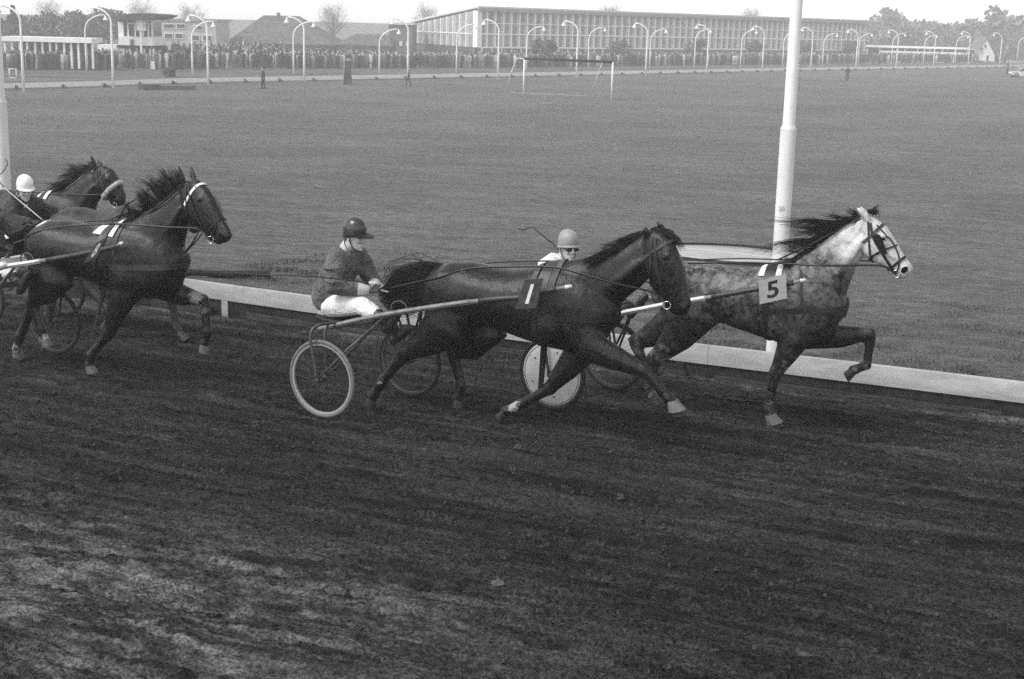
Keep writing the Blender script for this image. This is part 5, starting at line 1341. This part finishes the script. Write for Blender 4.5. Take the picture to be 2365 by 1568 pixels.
# control tower
Y = 150.; O = base(313, Y); e = empty('control_tower', O, label='white two-storey judges tower with glazed upper floor and swept roof', cat='tower')
TX = lambda z: (380 + z * 300 / 1809) * .63867
TY = lambda z: (20 + z * 300 / 1809) * .63867
bxo('balcony', TX(300), TX(1050), TY(675), TY(870), Y, 5.0, FWHITE, e, O)
bxo('upper_glass', TX(420), TX(1030), TY(330), TY(674), Y + .5, 4.2, GLASS, e, O); bxo('upper_wall', TX(300), TX(418), TY(350), TY(674), Y + .3, 4.4, FWHITE, e, O)
for z in (515, 670, 785, 840, 955, 1035): bxo('mullion', TX(z - 17), TX(z + 17), TY(330), TY(674), Y + .25, .2, FWHITE, e, O)
bxo('transom', TX(500), TX(1035), TY(383), TY(405), Y + .2, .2, FWHITE, e, O)
bxo('soffit', TX(265), TX(1055), TY(872), TY(925), Y + .3, 5.2, FDARK, e, O)
bxo('ground_glass', TX(300), TX(1040), TY(926), TY(1390), Y + .9, 4.0, mat('dim_glass', .09, .3, .4), e, O)
for z in (375, 535, 690, 795, 855, 980, 1050): w = 60 if z == 375 else 20; bxo('column', TX(z - w), TX(z + w), TY(926), TY(1215), Y + .5, .25, FWHITE, e, O)
bxo('kiosk', TX(920), TX(1070), TY(1216), TY(1405), Y - .6, 1.0, FWHITE, e, O); bxo('figure_board', TX(555), TX(630), TY(735), TY(865), Y - .1, .08, mat('board_mid', .12, .8), e, O)
mb = MB(); rs = []
for z, up, dn in ((300, 330, 345), (420, 240, 320), (520, 190, 320), (700, 172, 320), (950, 168, 320), (1150, 178, 300), (1290, 198, 245), (1355, 213, 222)):
    xx = GX(TX(z), Y); a, b = at(TX(z), TY(up), Y)[2], at(TX(z), TY(dn), Y)[2]
    rs.append([V(xx, Y - 1.2, b) - O, V(xx, Y - 1.2, a) - O, V(xx, Y + 5.5, a) - O, V(xx, Y + 5.5, b) - O])
mb.rings(rs); hard('roof', mb, mat('tower_roof', .07, .8, .2), e)
sg = bxo('sign_board', TX(705), TX(905), TY(185), TY(545), Y - .5, .15, FWHITE, e, O)
bxo('sign_pole', TX(765), TX(810), TY(546), TY(1215), Y - .45, .15, FWHITE, e, O)
for i in range(6): bxo('sign_stroke', TX(838), TX(895 - (i % 2) * 20), TY(205 + i * 54), TY(222 + i * 54), Y - .56, .05, FDARK, sg, O)

# white kiosk awning left of the tower, pale long building to its right
Y = 156.; O = base(247, Y); e = empty('kiosk', O, label='small stall with a white awning beside the judges tower', cat='kiosk'); bxo('awning', 226, 268, 103, 118, Y, 2.4, FWHITE, e, O); bxo('counter', 229, 266, 130, 153, Y + .6, 1.6, FDARK, e, O)
for x in (227, 266): bxo('pole', x, x + 1.2, 118, 153, Y + .1, .1, FWHITE, e, O)
Y = 196.; O = base(430, Y); e = empty('building', O, label='pale flat-roofed building with white window frames right of the tower', cat='building')
bxo('wall', 372, 500, 48, 137, Y, 9, PALEWALL, e, O); bxo('roof_edge', 370, 502, 44, 48, Y - .3, 10, CONC, e, O)
for x0, x1, y0, y1 in ((378, 405, 54, 66), (408, 430, 54, 66), (448, 470, 58, 70), (380, 400, 76, 90), (404, 424, 76, 90), (440, 462, 80, 94), (468, 490, 80, 94)):
    w = bxo('window', x0, x1, y0, y1, Y - .12, .1, FWHITE, e, O); bxo('pane', x0 + 1.6, x1 - 1.6, y0 + 1.8, y1 - 1.8, Y - .16, .05, GLASS, w, O)

def house(xl, xr, xrl, xrr, y_ridge, y_eave, Y, depth, label, wins, wall_m, chim=None):
    xm = (xl + xr) / 2; O = base(xm, Y); e = empty('house', O, label=label, cat='house')
    bxo('wall', xl + 6, xr - 6, y_eave, 140, Y + .6, depth - 1.2, wall_m, e, O)
    ze, zr = at(xm, y_eave, Y)[2], at(xm, y_ridge, Y + depth / 2)[2]; X = [GX(q, Y) for q in (xl, xr)]; R = [GX(q, Y + depth / 2) for q in (xrl, xrr)]
    mb = MB(); P = [V(X[0], Y, ze), V(X[1], Y, ze), V(X[1], Y + depth, ze), V(X[0], Y + depth, ze), V(R[0], Y + depth / 2, zr), V(R[1], Y + depth / 2, zr)]
    P = [p - O for p in P]; mb.add(P + [p - V(0, 0, .2) for p in P[:4]], [(0, 1, 5, 4), (1, 2, 5), (2, 3, 4, 5), (3, 0, 4), (6, 7, 1, 0), (7, 8, 2, 1), (8, 9, 3, 2), (9, 6, 0, 3), (9, 8, 7, 6)])
    rf = link('roof', mb.mesh('roof', False), ROOF, e)
    for x0, x1, y0, y1 in wins:
        w = bxo('window', x0, x1, y0, y1, Y + .45, .12, FWHITE, e, O); n_ = 2
        for i in range(n_):
            a = x0 + 1 + (x1 - x0 - 1) * i / n_; b_ = a + (x1 - x0 - 1) / n_ - 1; bxo('pane', a, b_, y0 + 1, y1 - 1, Y + .41, .05, GLASS, w, O)
    if chim: bxo('chimney', chim, chim + 6, y_ridge - 7, y_ridge + 12, Y + depth / 2 - .5, 1.0, BRICKW, rf, O)
    return e
house(523, 772, 610, 692, 36, 100, 205., 16, 'dark hipped-roof house with pale dormer windows behind the crowd', [(618, 634, 101, 113), (640, 656, 101, 113), (700, 714, 101, 113), (728, 744, 101, 113), (560, 576, 101, 113)], BRICKW, 640)
O = base(650, 205)
house(774, 905, 822, 898, 78, 103, 200., 12, 'low dark-roofed house between the hipped house and the glazed hall', [(800, 812, 106, 117), (846, 858, 106, 117)], BRICKW)
Y = 214.; O = base(918, Y); e = empty('annex', O, label='dark flat-roofed annex joined to the left end of the glazed hall', cat='building'); bxo('wall', 898, 952, 57, 140, Y, 9, BRICKW, e, O); bxo('roof_edge', 895, 954, 52, 57, Y - .3, 10, HALLROOF, e, O)
for x in (905, 922, 938): bxo('window', x, x + 7, 96, 106, Y - .1, .08, FWHITE, e, O)

# the big glazed hall
YL, YR = 203., 278.
A = V(GX(1096, YL), YL, FAR_Z); Bc = V(GX(1998, YR), YR, FAR_Z); d = unit(Bc - A); nb = V(-d[1], d[0], 0); Lh = np.linalg.norm(Bc - A)
GL = V(GX(950, 232.), 232., FAR_Z); gd = unit(GL - A); Lg = np.linalg.norm(GL - A)
e = empty('hall', A, label='large exhibition hall with white vertical fins over tall glazing', cat='hall')
h_eave = HT(1110, 16, YL); h_low = HT(944, 51, 232.); h_mid = HT(1105, 78, YL); h_bot = HT(1100, 109, YL); h_top2 = HT(1105, 53, YL)
def quad_wall(name, a, b, z0, z1, z2, th, m, out):
    """wall from a to b, base z0, tops z1 (at a) and z2 (at b), thickness th inwards (away from out)"""
    mb = MB(); o_ = -unit(out) * th
    P = [a + V(0, 0, z0), b + V(0, 0, z0), b + V(0, 0, z2), a + V(0, 0, z1)]
    mb.rings([P, [p + o_ for p in P]]); return hard(name, mb, m, e)
out1 = V(d[1], -d[0], 0); out2 = V(-gd[1], gd[0], 0); out2 = out2 if out2[1] < 0 else -out2
Z = V(0, 0, 0)
quad_wall('glazing', Z, d * Lh, h_bot, h_eave - .45, h_eave - .45, .3, mat('hall_glass', .30, .4, .4, var=.25, scale=.5), out1)  # glazing made paler so its colour carries some of the haze
quad_wall('plinth', d * .0, d * Lh, 0, h_bot, h_bot, .25, mat('hall_plinth', .22, .9, .1), out1)
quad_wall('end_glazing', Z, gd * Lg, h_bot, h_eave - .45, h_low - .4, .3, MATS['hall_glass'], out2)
quad_wall('end_plinth', Z, gd * Lg, 0, h_bot, h_bot, .25, mat('hall_base_dark', .09, .9, .1), out2)
# roof slab with white edge
mb = MB(); ov = out1 * 1.2; a0 = Z + ov - d * .6 ; b0 = d * (Lh + 3) + ov; a1 = gd * (Lg + 1) ; b1 = d * Lh + gd * Lg
hh = lambda p, z: p + V(0, 0, z)
mb.rings([[hh(a0, h_eave - .12), hh(b0, h_eave - .12), hh(b1, h_low - .05), hh(a1, h_low - .05)], [hh(a0, h_eave + .12), hh(b0, h_eave + .12), hh(b1, h_low + .22), hh(a1, h_low + .22)]]); hard('roof', mb, HALLROOF, e)
mb = MB(); mb.beam(hh(a0 * .9, h_eave - .36), hh(b0 * 1.0 - ov * .1, h_eave - .36), .3, .42); hard('fascia', mb, CONC, e)
finm = MB(); finm.box((0, 0, (h_bot + h_eave - .5) / 2), (.26, .55, h_eave - .5 - h_bot)); fin_me = finm.mesh('fin', False)
nf = 64; ang = math.atan2(d[1], d[0])
for i in range(nf):
    p = d * (Lh * (i + .15) / nf) + out1 * .3; o = link('fin', fin_me, FWHITE, e); o.location = p; o.rotation_euler = (0, 0, ang)
ang2 = math.atan2(gd[1], gd[0])
for i in range(10):
    t = (i + .9) / 10.6; p = gd * Lg * t + out2 * .25; h2 = (h_eave + (h_low - h_eave) * t - .5) - h_bot
    mb = MB(); mb.box((0, 0, h2 / 2), (.28, .45, h2)); o = hard('fin', mb, FWHITE, e); o.location = p + V(0, 0, h_bot); o.rotation_euler = (0, 0, ang2)
mb = MB(); mb.box(V(0, 0, 0), (.9, .9, h_eave - .5 - h_bot)); o = hard('corner_pier', mb, FWHITE, e); o.location = out1 * .25 + d * .25 + V(0, 0, (h_eave - .5 + h_bot) / 2); o.rotation_euler = (0, 0, ang)
for z, w in ((h_mid, .16), (h_bot, .22), (h_top2, .10)):
    mb = MB(); mb.beam(out1 * .62 + V(0, 0, z), d * Lh + out1 * .62 + V(0, 0, z), .12, w); hard('transom', mb, FWHITE, e)
mb = MB(); mb.beam(out2 * .52 + V(0, 0, h_mid), gd * Lg + out2 * .52 + V(0, 0, h_mid), .1, .14); hard('transom', mb, FWHITE, e)
for i in range(14):
    mb = MB(); p = d * (1.0 + i * 2.0) + out1 * .4; mb.box(p + V(0, 0, h_bot / 2), (.22, .22, h_bot)); hard('ground_post', mb, FWHITE, e)

# open stand with a long thin roof at the right, and the white gable
Y = 300.; O = base(2135, Y); e = empty('grandstand', O, label='low open stand with two long thin white roofs at the right', cat='stand')
bxo('upper_roof', 1998, 2272, 108, 112, Y, 8, FWHITE, e, O); bxo('lower_roof', 2050, 2240, 120.5, 124.5, Y - 6, 6, FWHITE, e, O); bxo('back_wall', 2000, 2268, 112, 140, Y + 6, .4, mat('stand_wall', .12, .9), e, O)
for i in range(12): x = 2054 + i * 16.5; bxo('column', x, x + 1.6, 124.5, 144, Y - 5.8, .2, FWHITE, e, O)
for i in range(10): x = 2002 + i * 29; bxo('rear_column', x, x + 1.5, 112, 141, Y + .2, .2, FWHITE, e, O)
Y = 290.; O = base(2280, Y); e = empty('gable_pavilion', O, label='small white pavilion with a steep pointed gable near the right edge', cat='pavilion')
mb = MB(); P = [at(2263, 111, Y), at(2278.5, 88.5, Y), at(2297, 126, Y), at(2297, 141, Y), at(2272, 141, Y), at(2272, 111, Y)]; mb.rings([[p - O for p in P], [p - O + V(0, 6, 0) for p in P]]); hard('wall', mb, FWHITE, e)
bxo('window', 2273, 2277, 103, 110, Y - .1, .08, FDARK, e, O); bxo('door', 2280, 2284, 128, 140, Y - .1, .08, FDARK, e, O)
mb = MB()
for p, q in (((2261, 114), (2278.5, 86.5)), ((2278.5, 86.5), (2299, 129))):
    a, b = at(*p, Y) - O, at(*q, Y) - O; mb.rings([[a + V(0, -.25, 0), b + V(0, -.25, 0), b + V(0, 6.2, 0), a + V(0, 6.2, 0)], [a + V(0, -.25, .18), b + V(0, -.25, .18), b + V(0, 6.2, .18), a + V(0, 6.2, .18)]])
hard('roof', mb, mat('pavilion_roof', .16, .8), e)

# ------------------------------------------------------------------ trees
def leaf_clumps(crown, n, size, centers):
    vs = np.zeros((n, 4, 3)); k = len(centers)
    for i in range(n):
        c, r = centers[rng.integers(k)]; u = unit(rng.normal(0, 1, 3)); p = c + u * r * rng.random() ** .45
        a = unit(rng.normal(0, 1, 3)); b = unit(np.cross(a, rng.normal(0, 1, 3))); s = size * rng.uniform(.5, 1.3)
        vs[i] = [p - a * s, p + b * s * .6, p + a * s, p - b * s * .6]
    me = bpy.data.meshes.new(crown); me.from_pydata(vs.reshape(-1, 3).tolist(), [], np.arange(n * 4).reshape(-1, 4).tolist()); me.update(); return me
LEAF = mat('foliage_dark', .09, .8, .15, var=.5, scale=.6); LEAF2 = mat('foliage_mid', .12, .8, .15, var=.5, scale=.6); BARK = mat('bark', .12, .9, .1); TWIG = mat('twigs', .16, .9, .1)  # foliage greys raised, haze fade partly painted into them
def tree(x, y_top, Y, w, label, kind='round', m=LEAF, n=1400, group=None, name='tree', yb=None):
    H = HT(x, y_top, Y); O = base(x, Y); e = empty(name, O, label=label, cat='tree' if name == 'tree' else 'bush', group=group); R = w / 2
    mb = MB(); mb.tube([(0, 0, 0), (.05, 0, H * .3), (0, .05, H * .7)], [H * .03, H * .022, H * .008], 8)
    cs = []
    if kind == 'bare':
        st = []
        for i in range(150):
            z0 = H * rng.uniform(.2, .8); a = rng.uniform(0, 6.28); L = R * rng.uniform(.35, 1.25) * (1.15 - z0 / H * .7); up = rng.uniform(.3, 1.6)
            p = V(0, 0, z0); q = p + V(math.cos(a), math.sin(a), up) * L * .5; r_ = q + V(math.cos(a + rng.normal(0, .4)), math.sin(a + rng.normal(0, .4)), up * 1.1) * L * .5; st.append([p, q, r_])
            for j in range(3): st.append([q, q + unit(rng.normal(0, 1, 3) + V(0, 0, .8)) * L * .35, q + unit(rng.normal(0, 1, 3) + V(0, 0, 1)) * L * .6])
        for i in range(9):
            a = 6.28 * i / 9; z0 = H * rng.uniform(.2, .5); mb.tube([(0, 0, z0), (math.cos(a) * R * .4, math.sin(a) * R * .4, z0 + H * .2), (math.cos(a) * R * .7, math.sin(a) * R * .7, z0 + H * .42)], [H * .012, H * .008, H * .003], 5)
        part('trunk', mb, BARK, e); part('crown', strand_mesh(st, H * .002), TWIG, e); return e
    for i in range(16):
        if kind == 'cone': z = H * (.15 + .85 * (i / 15)); r = R * (1.05 - i / 15) * .75; o = R * .35 * (1 - i / 15)
        else: z = H * rng.uniform(.35, .88); f = math.sqrt(max(.05, 1 - ((z / H - .6) / .42) ** 2)); r = R * .42 * f + .1; o = R * .72 * f
        a = rng.uniform(0, 6.28); cs.append((V(o * math.cos(a), o * math.sin(a), z), max(r, .25)))
    for i in range(5):
        a = 6.28 * i / 5; mb.tube([(0, 0, H * .3), (math.cos(a) * R * .3, math.sin(a) * R * .3, H * .5), (math.cos(a) * R * .55, math.sin(a) * R * .55, H * .68)], [H * .012, H * .008, H * .004], 5)
    part('trunk', mb, BARK, e); link('crown', leaf_clumps('crown', n, max(.22, R * .10), cs), m, e); return e
tree(34, 17, 186, 5, 'dark pointed evergreen behind the left end of the pergola', 'cone')
tree(8, 40, 190, 5, 'round dark tree at the left edge above the pergola', 'round')
tree(78, 34, 200, 7, 'broad dark tree behind the middle of the pergola', 'round', LEAF2)
tree(150, 30, 205, 7.5, 'tall dark tree behind the right part of the pergola', 'round')
tree(212, 26, 200, 7, 'dark rounded tree between pergola and judges tower', 'round', LEAF2)
tree(250, 20, 215, 6, 'tree rising just left of the judges tower roof', 'round')
tree(115, 12, 300, 9, 'tall bare tree fading in haze above the pergola', 'bare')
tree(330, 8, 320, 10, 'bare tree fading in haze above the judges tower', 'bare')
tree(445, 16, 310, 9, 'bare tree fading in haze above the pale building', 'bare')
tree(770, 14, 290, 9, 'bare hazy tree beside the hipped roof', 'bare')
tree(985, 10, 330, 9, 'bare hazy tree behind the left slope of the hall roof', 'bare')
tree(1408, 6, 360, 9, 'bare hazy tree poking above the hall roof, left of the other', 'bare')
tree(1730, 14, 380, 9, 'bare hazy tree poking above the hall roof, near the white post', 'bare')
for i, (x, yt, Y) in enumerate([(1254, 88, 192), (1434, 88, 206), (1605, 88, 224), (1745, 92, 240), (1862, 92, 255), (1968, 92, 268)]):
    tree(x, yt, Y, 3.4, 'small round-headed tree before the glazed hall, %s from the left' % ordn[i], 'round', LEAF, 700, 'small trees before the hall')
tree(368, 105, 152, 1.5, 'tall dark shrub at the right foot of the judges tower', 'round', LEAF, 500, name='bush')
B = ground((389, 178)); tree(389, 160, B[1], .9, 'small dark bush standing alone on the far track edge', 'round', LEAF, 300, name='bush')

def wood():
    """the hazy wood on the slope at the right, one mass"""
    cs = []
    for i in range(330):
        x = rng.uniform(1960, 2560); Y = rng.uniform(330, 420)
        top = 34 + 22 * math.sin(x * .021) + 10 * math.sin(x * .057 + 1) + (0 if x < 2300 else (x - 2300) * .28) + (30 if x < 2040 else 0)
        H = max(HT(x, top, Y), 3) * rng.uniform(.55, 1.0); cs.append((V(GX(x, Y), Y, FAR_Z + H * rng.uniform(.25, .92)), 1.5 + 1.4 * rng.random()))
    n = 26000; me = leaf_clumps('wood', n, .8, cs); o = link('wood', me, mat('winter_wood', .2, .9, .1, var=.4, scale=.4)); tag(o, 'hazy wooded slope behind the stands at the right', 'wood', kind='stuff')
    st = []
    for i in range(900):
        x = rng.uniform(1990, 2500); Y = rng.uniform(335, 410); b_ = V(GX(x, Y), Y, FAR_Z); H = rng.uniform(5, 9); st.append([b_, b_ + V(rng.normal(0, .2), 0, H * .6), b_ + V(rng.normal(0, .5), 0, H)])
    o = link('wood_trunks', strand_mesh(st, .12).mesh('wood_trunks'), TWIG); tag(o, 'bare trunks of the hazy wood at the right', 'wood', kind='stuff')
wood()
# ------------------------------------------------------------------ crowd along the far track
def crowd():
    """standing spectators, far away and uncountable: heads, shoulders, coats and legs"""
    vs, fs, sh = [], [], []
    def prism(rings, s):
        o = len(vs); n = len(rings[0])
        for r in rings: vs.extend(r)
        for i in range(len(rings) - 1):
            for k in range(n): fs.append((o + i * n + k, o + i * n + (k + 1) % n, o + (i + 1) * n + (k + 1) % n, o + (i + 1) * n + k)); sh.append(s)
        fs.append(tuple(o + (len(rings) - 1) * n + k for k in range(n))); sh.append(s)
    def ring(c, rx, ry, z, a, n=6): return [(c[0] + rx * math.cos(q) * math.cos(a) - ry * math.sin(q) * math.sin(a), c[1] + rx * math.cos(q) * math.sin(a) + ry * math.sin(q) * math.cos(a), z) for q in np.linspace(0, TAU, n + 1)[:-1]]
    FO = FAR_OUT
    for i in range(2600):
        x = rng.uniform(-60, 2330)
        if x > 1990 and rng.random() < .6: continue
        if 270 < x < 356 and rng.random() < .75: continue
        tier = 370 < x < 660
        b = ground((x, np.interp(x, [0, 200, 400, 600, 900, 1200, 1500, 1800, 2100, 2365], [163, 162, 161, 160, 158.5, 156.5, 153, 149.5, 146.5, 145])))
        back = rng.random() ** 1.3 * (12 if tier else 6) + .5
        dirv = unit(b - _C); dirv = unit(V(dirv[0], dirv[1], 0)); p = b + dirv * back
        z = FAR_Z + .04 + (back * .085 if tier else back * .03)
        h = rng.normal(1.70, .09); w = rng.uniform(.20, .27); a = rng.uniform(-.6, .6); s = float(np.clip(rng.choice([.03, .05, .08, .14, .3, .6], p=[.17, .2, .2, .2, .14, .09]), 0, 1))  # clothing tones lightened to take over some of the haze
        prism([ring(p, w * .7, .13, z, a), ring(p, w * .75, .14, z + h * .48, a)], s * .7)
        prism([ring(p, w * .85, .16, z + h * .42, a), ring(p, w, .17, z + h * .62, a), ring(p, w * 1.02, .15, z + h * .78, a), ring(p, w * .45, .10, z + h * .85, a)], s)
        hs = .5 if rng.random() < .75 else .05
        prism([ring(p, .05, .05, z + h * .84, a), ring(p, .085, .09, z + h * .88, a), ring(p, .09, .10, z + h * .93, a)], hs)
        prism([ring(p, .095, .105, z + h * .93, a), ring(p, .085, .09, z + h * .975, a), ring(p, .03, .03, z + h, a)], .04 if rng.random() < .7 else .4)
    me = bpy.data.meshes.new('crowd'); me.from_pydata([tuple(map(float, v)) for v in vs], [], fs); me.update()
    at_ = me.attributes.new('shade', 'FLOAT', 'FACE'); at_.data.foreach_set('value', sh)
    g = NG('crowd_clothes', .9, .1); an = g.n.new('ShaderNodeAttribute'); an.attribute_name = 'shade'; g.color(an.outputs['Fac'])
    o = link('crowd', me, g.m); tag(o, 'dense crowd of spectators standing along the far track', 'crowd', kind='stuff')
crowd()
# terrace steps under the banked part of the crowd
mb = MB()
for k in range(7):
    P = []
    for x in (368, 450, 560, 664):
        b = ground((x, np.interp(x, [400, 600], [161, 160]))); dv = unit(b - _C); dv = unit(V(dv[0], dv[1], 0)); P.append((b + dv * (.8 + 2 * k), b + dv * (2.8 + 2 * k)))
    z = FAR_Z + .05 + k * .165
    rs = [[V(a[0], a[1], FAR_Z), V(a[0], a[1], z), V(c[0], c[1], z), V(c[0], c[1], FAR_Z)] for a, c in P]; mb.rings(rs)
o = link('terrace_steps', mb.mesh('terrace_steps', False), MATS['far_paving']); tag(o, kind='structure')

# ------------------------------------------------------------------ single people on the infield
def stander(px, y_foot, y_head, label, coat_v, stride, yaw, cap=False, pale=None):
    B = ground((px, y_foot)); Hh = HT(px, y_head, B[1]); s = Hh / 1.75
    e = empty('person', B, yaw, label=label, cat='person'); q = lambda *p: V(*p) * s
    mb = MB(); head_into(mb, V(.02, 0, 1.62), rotm(0)); mb.limb([(0, 0, .95), (0, 0, 1.2), (0, 0, 1.42), (.01, 0, 1.55)], [(.09, .12), (.09, .13), (.06, .08), (.05, .05)], 12)
    ft = []
    for sd in (-1, 1):
        st = stride * sd; mb.limb([(0, sd * .09, .95), (.1 * stride + st * .16, sd * .10, .52), (st * .28 - .03, sd * .10, .10)], [.075, .05, .035], 10)
        mb.limb([(0, sd * .15, 1.42), (-.04 - st * .1, sd * .24, 1.15), (.08 - st * .14, sd * .24, .92)], [.05, .038, .026], 10); hand_into(mb, V(.08 - st * .14, sd * .24, .92), (.3, 0, -1), (1, 0, 0), (0, -sd, 0)); ft.append((st * .28 - .03, sd * .10))
    body = remesh(mb, .016, 2, .5); cm = cloth('coat_%d' % int(coat_v * 1000), coat_v); parts_ = [('body', body, SKIN)]
    mb = MB(); mb.limb([(0, 0, .72), (0, 0, .95), (0, 0, 1.15), (0, 0, 1.38), (.005, 0, 1.50)], [(.15, .20), (.14, .185), (.125, .18), (.11, .185), (.06, .08)], 14)
    for sd in (-1, 1):
        st = stride * sd; mb.limb([(0, sd * .13, 1.41), (-.04 - st * .1, sd * .25, 1.15), (.06 - st * .12, sd * .245, .95)], [.075, .062, .05], 12)
    parts_.append(('coat', remesh(mb, .018, 3, .5), cm))
    mb = MB()
    for sd in (-1, 1):
        st = stride * sd; mb.limb([(0, sd * .08, .95), (.1 * stride + st * .16, sd * .10, .52), (st * .28 - .03, sd * .10, .08)], [.105, .075, .06], 12)
    parts_.append(('trousers', remesh(mb, .018, 2, .5), cloth('far_trousers', .03)))
    for (fx, fy) in ft:
        mb = MB(); mb.limb([(fx - .05, fy, .045), (fx + .08, fy, .045), (fx + .20, fy, .035)], [.045, .045, .03], 10); parts_.append(('shoe', mb.mesh('shoe'), BOOT))
    mb = MB(); mb.ellipsoid((.0, 0, 1.68), (.115, .095, .085)); parts_.append(('cap' if cap else 'hair', mb.mesh('hair'), mat('far_hair', .03, .8)))
    if pale: mb = MB(); mb.box((.02, -.27, 1.05), (.26, .05, .3)); parts_.append(('bag', mb.mesh('bag', False), mat('pale_bag', .6, .8)))
    for nm, me, m_ in parts_:
        o = link(nm, me, m_, e); o.scale = (s, s, s)
    return e
stander(608, 205, 155, 'man in dark coat walking on the grass before the hipped house', .03, .5, rad(200))
stander(944, 198, 162, 'person striding along the far rail below the annex', .05, 1.0, rad(180), pale=True)
stander(1956, 187, 152, 'person with dark legs standing on the grass right of the white post', .05, .2, rad(250), cap=True)
stander(2326, 172, 142, 'dark-clothed person standing beside the pale car', .03, .3, rad(160))

# ------------------------------------------------------------------ goal, pillar, mats, frame, car
bR, bL = ground((1412, 231)), ground((1209, 220)); hR, hL = HT(1412, 140, bR[1]) + FAR_Z - bR[2], HT(1209, 138, bL[1]) + FAR_Z - bL[2]
hG = (hR + hL) / 2; e = empty('football_goal', bL, label='white football goal without a net on the far infield', cat='goal')
GM = mat('goal_white', .78, .5, .3); off = bR - bL
rL, rR = ground((1167, 213)) - bL, ground((1362, 222)) - bL
for p, r_ in ((V(0, 0, 0), rL), (off, rR)):
    mb = MB(); mb.tube([p, p + V(0, 0, hG)], .07, 10); part('goal_post', mb, GM, e)
    t = p + V(0, 0, hG); k_ = t + (r_ - p) * .45 + V(0, 0, -.05); mb = MB(); mb.tube([t, k_], .03, 8); part('top_stay', mb, GM, e)
    mb = MB(); mb.tube([k_, r_], .035, 8); part('back_stay', mb, GM, e)
mb = MB(); mb.tube([V(0, 0, hG), off + V(0, 0, hG)], .10, 10); part('crossbar', mb, mat('goal_bar_underlit', .02, .7, .1), e, label='crossbar with its underlit shade painted dark')  # white goal's bar coloured dark to stand for its unlit underside
mb = MB(); mb.tube([rL, rR], .02, 8); part('ground_bar', mb, GM, e)

B = ground((803, 195)); H = HT(803, 140, B[1]); w = 19 / (FPX / B[1]); e = empty('marker_pillar', B, label='dark tapering pillar with a pale edge standing at the far rail', cat='pillar')
mb = MB(); mb.rings([[V(sx * w * f / 2, sy * w * f / 2, z) for sx, sy in ((-1, -1), (1, -1), (1, 1), (-1, 1))] for f, z in ((1, 0), (.62, H * .8), (.3, H))]); hard('shaft', mb, FDARK, e)
mb = MB(); mb.rings([[V(-w * f / 2 - .05 + dx, -w * f / 2 - .02 + dy, z) for dx, dy in ((0, 0), (.06, -.01), (.06, .1), (0, .1))] for f, z in ((1, 0), (.62, H * .8))]); hard('pale_edge', mb, CONC, e)
mb = MB(); mb.box((.05, 0, H + .10), (.40, .1, .22)); hard('top_board', mb, CONC, e)

A0, A1 = ground((326, 207)), ground((445, 207)); e = empty('landing_mat', A0, label='long low dark mats lying on the grass before the far rail', cat='mat'); L = A1 - A0
for i, (a, b, h, m_) in enumerate(((0, .3, .42, FDARK), (.305, .65, .34, mat('mat_grey', .10, .8)), (.655, 1, .34, MATS['mat_grey']))):
    mb = MB(); mb.beam(L * a + V(0, 0, h / 2), L * b + V(0, 0, h / 2), 1.6, h); hard('mat', mb, m_, e)
B = ground((30, 181)); e = empty('hurdle', B, label='small white frame standing on the far track at the left', cat='hurdle'); s_ = B[1] / FPX
for x in (-8, 8): mb = MB(); mb.tube([(x * s_, 0, 0), (x * s_, 0, 21 * s_)], .04, 8); part('upright', mb, FWHITE, e)
for z in (1, 21): mb = MB(); mb.tube([(-8 * s_, 0, z * s_), (8 * s_, 0, z * s_)], .035, 8); part('crossbar', mb, FWHITE, e)

def car():
    B = ground((2331, 178)); O = B; e = empty('parked_car', O, rad(-4), label='pale saloon car entering the picture at the right edge', cat='car')
    CM = mat('car_paint', .62, .3, .5); W = 1.62
    prof = [(0, .38), (.02, .62), (.12, .72), (.95, .80), (1.45, 1.32), (2.75, 1.36), (3.45, .92), (4.1, .84), (4.2, .6), (4.18, .34), (3.6, .28), (.5, .28)]
    mb = MB(); mb.rings([[V(x, y * W / 2 * f, z) for x, z in prof] for y, f in ((-1, .96), (-1, 1.0), (1, 1.0), (1, .96))]); bd = hard('body', mb, CM, e)
    for s in (-1, 1):
        y = s * (W / 2 + .004)
        for P in ([(1.12, .86), (1.50, 1.27), (2.05, 1.29), (2.05, .88)], [(2.12, .88), (2.12, 1.29), (2.68, 1.30), (3.1, .92)]):
            mb = MB(); mb.rings([[V(x, y, z) for x, z in P], [V(x, y - s * .02, z) for x, z in P]]); hard('side_window', mb, GLASS, bd)
        for x in (.75, 3.4):
            mb = MB(); mb.lathe((x, s * (W / 2 - .12), .31), [(.31, -.09), (.31, .09), (.2, .11)], (0, s, 0), 18); w_ = hard('wheel', mb, TYRE, e)
            mb = MB(); mb.lathe((x, s * (W / 2 - .0), .31), [(.18, -.02), (.16, .02), (.04, .03)], (0, s, 0), 14); part('hub_cap', mb, RIM_L, w_)
        mb = MB(); mb.lathe((.015, s * .58, .56), [(.09, -.02), (.09, .03), (.05, .05)], (-1, 0, 0), 12); part('headlight', mb, mat('lamp_glass', .6, .1, .5), e)
    for z in (.40, .46): mb = MB(); mb.beam((-.05, -.78, z), (-.05, .78, z), .06, .05); hard('bumper', mb, STEEL, e)
    mb = MB(); mb.rings([[V(1.0, y, .84), V(1.43, y * .92, 1.29)] + [V(1.40, y * .92, 1.30), V(.97, y, .85)] for y in (-.7, .7)]); hard('windscreen', mb, GLASS, bd)
car()
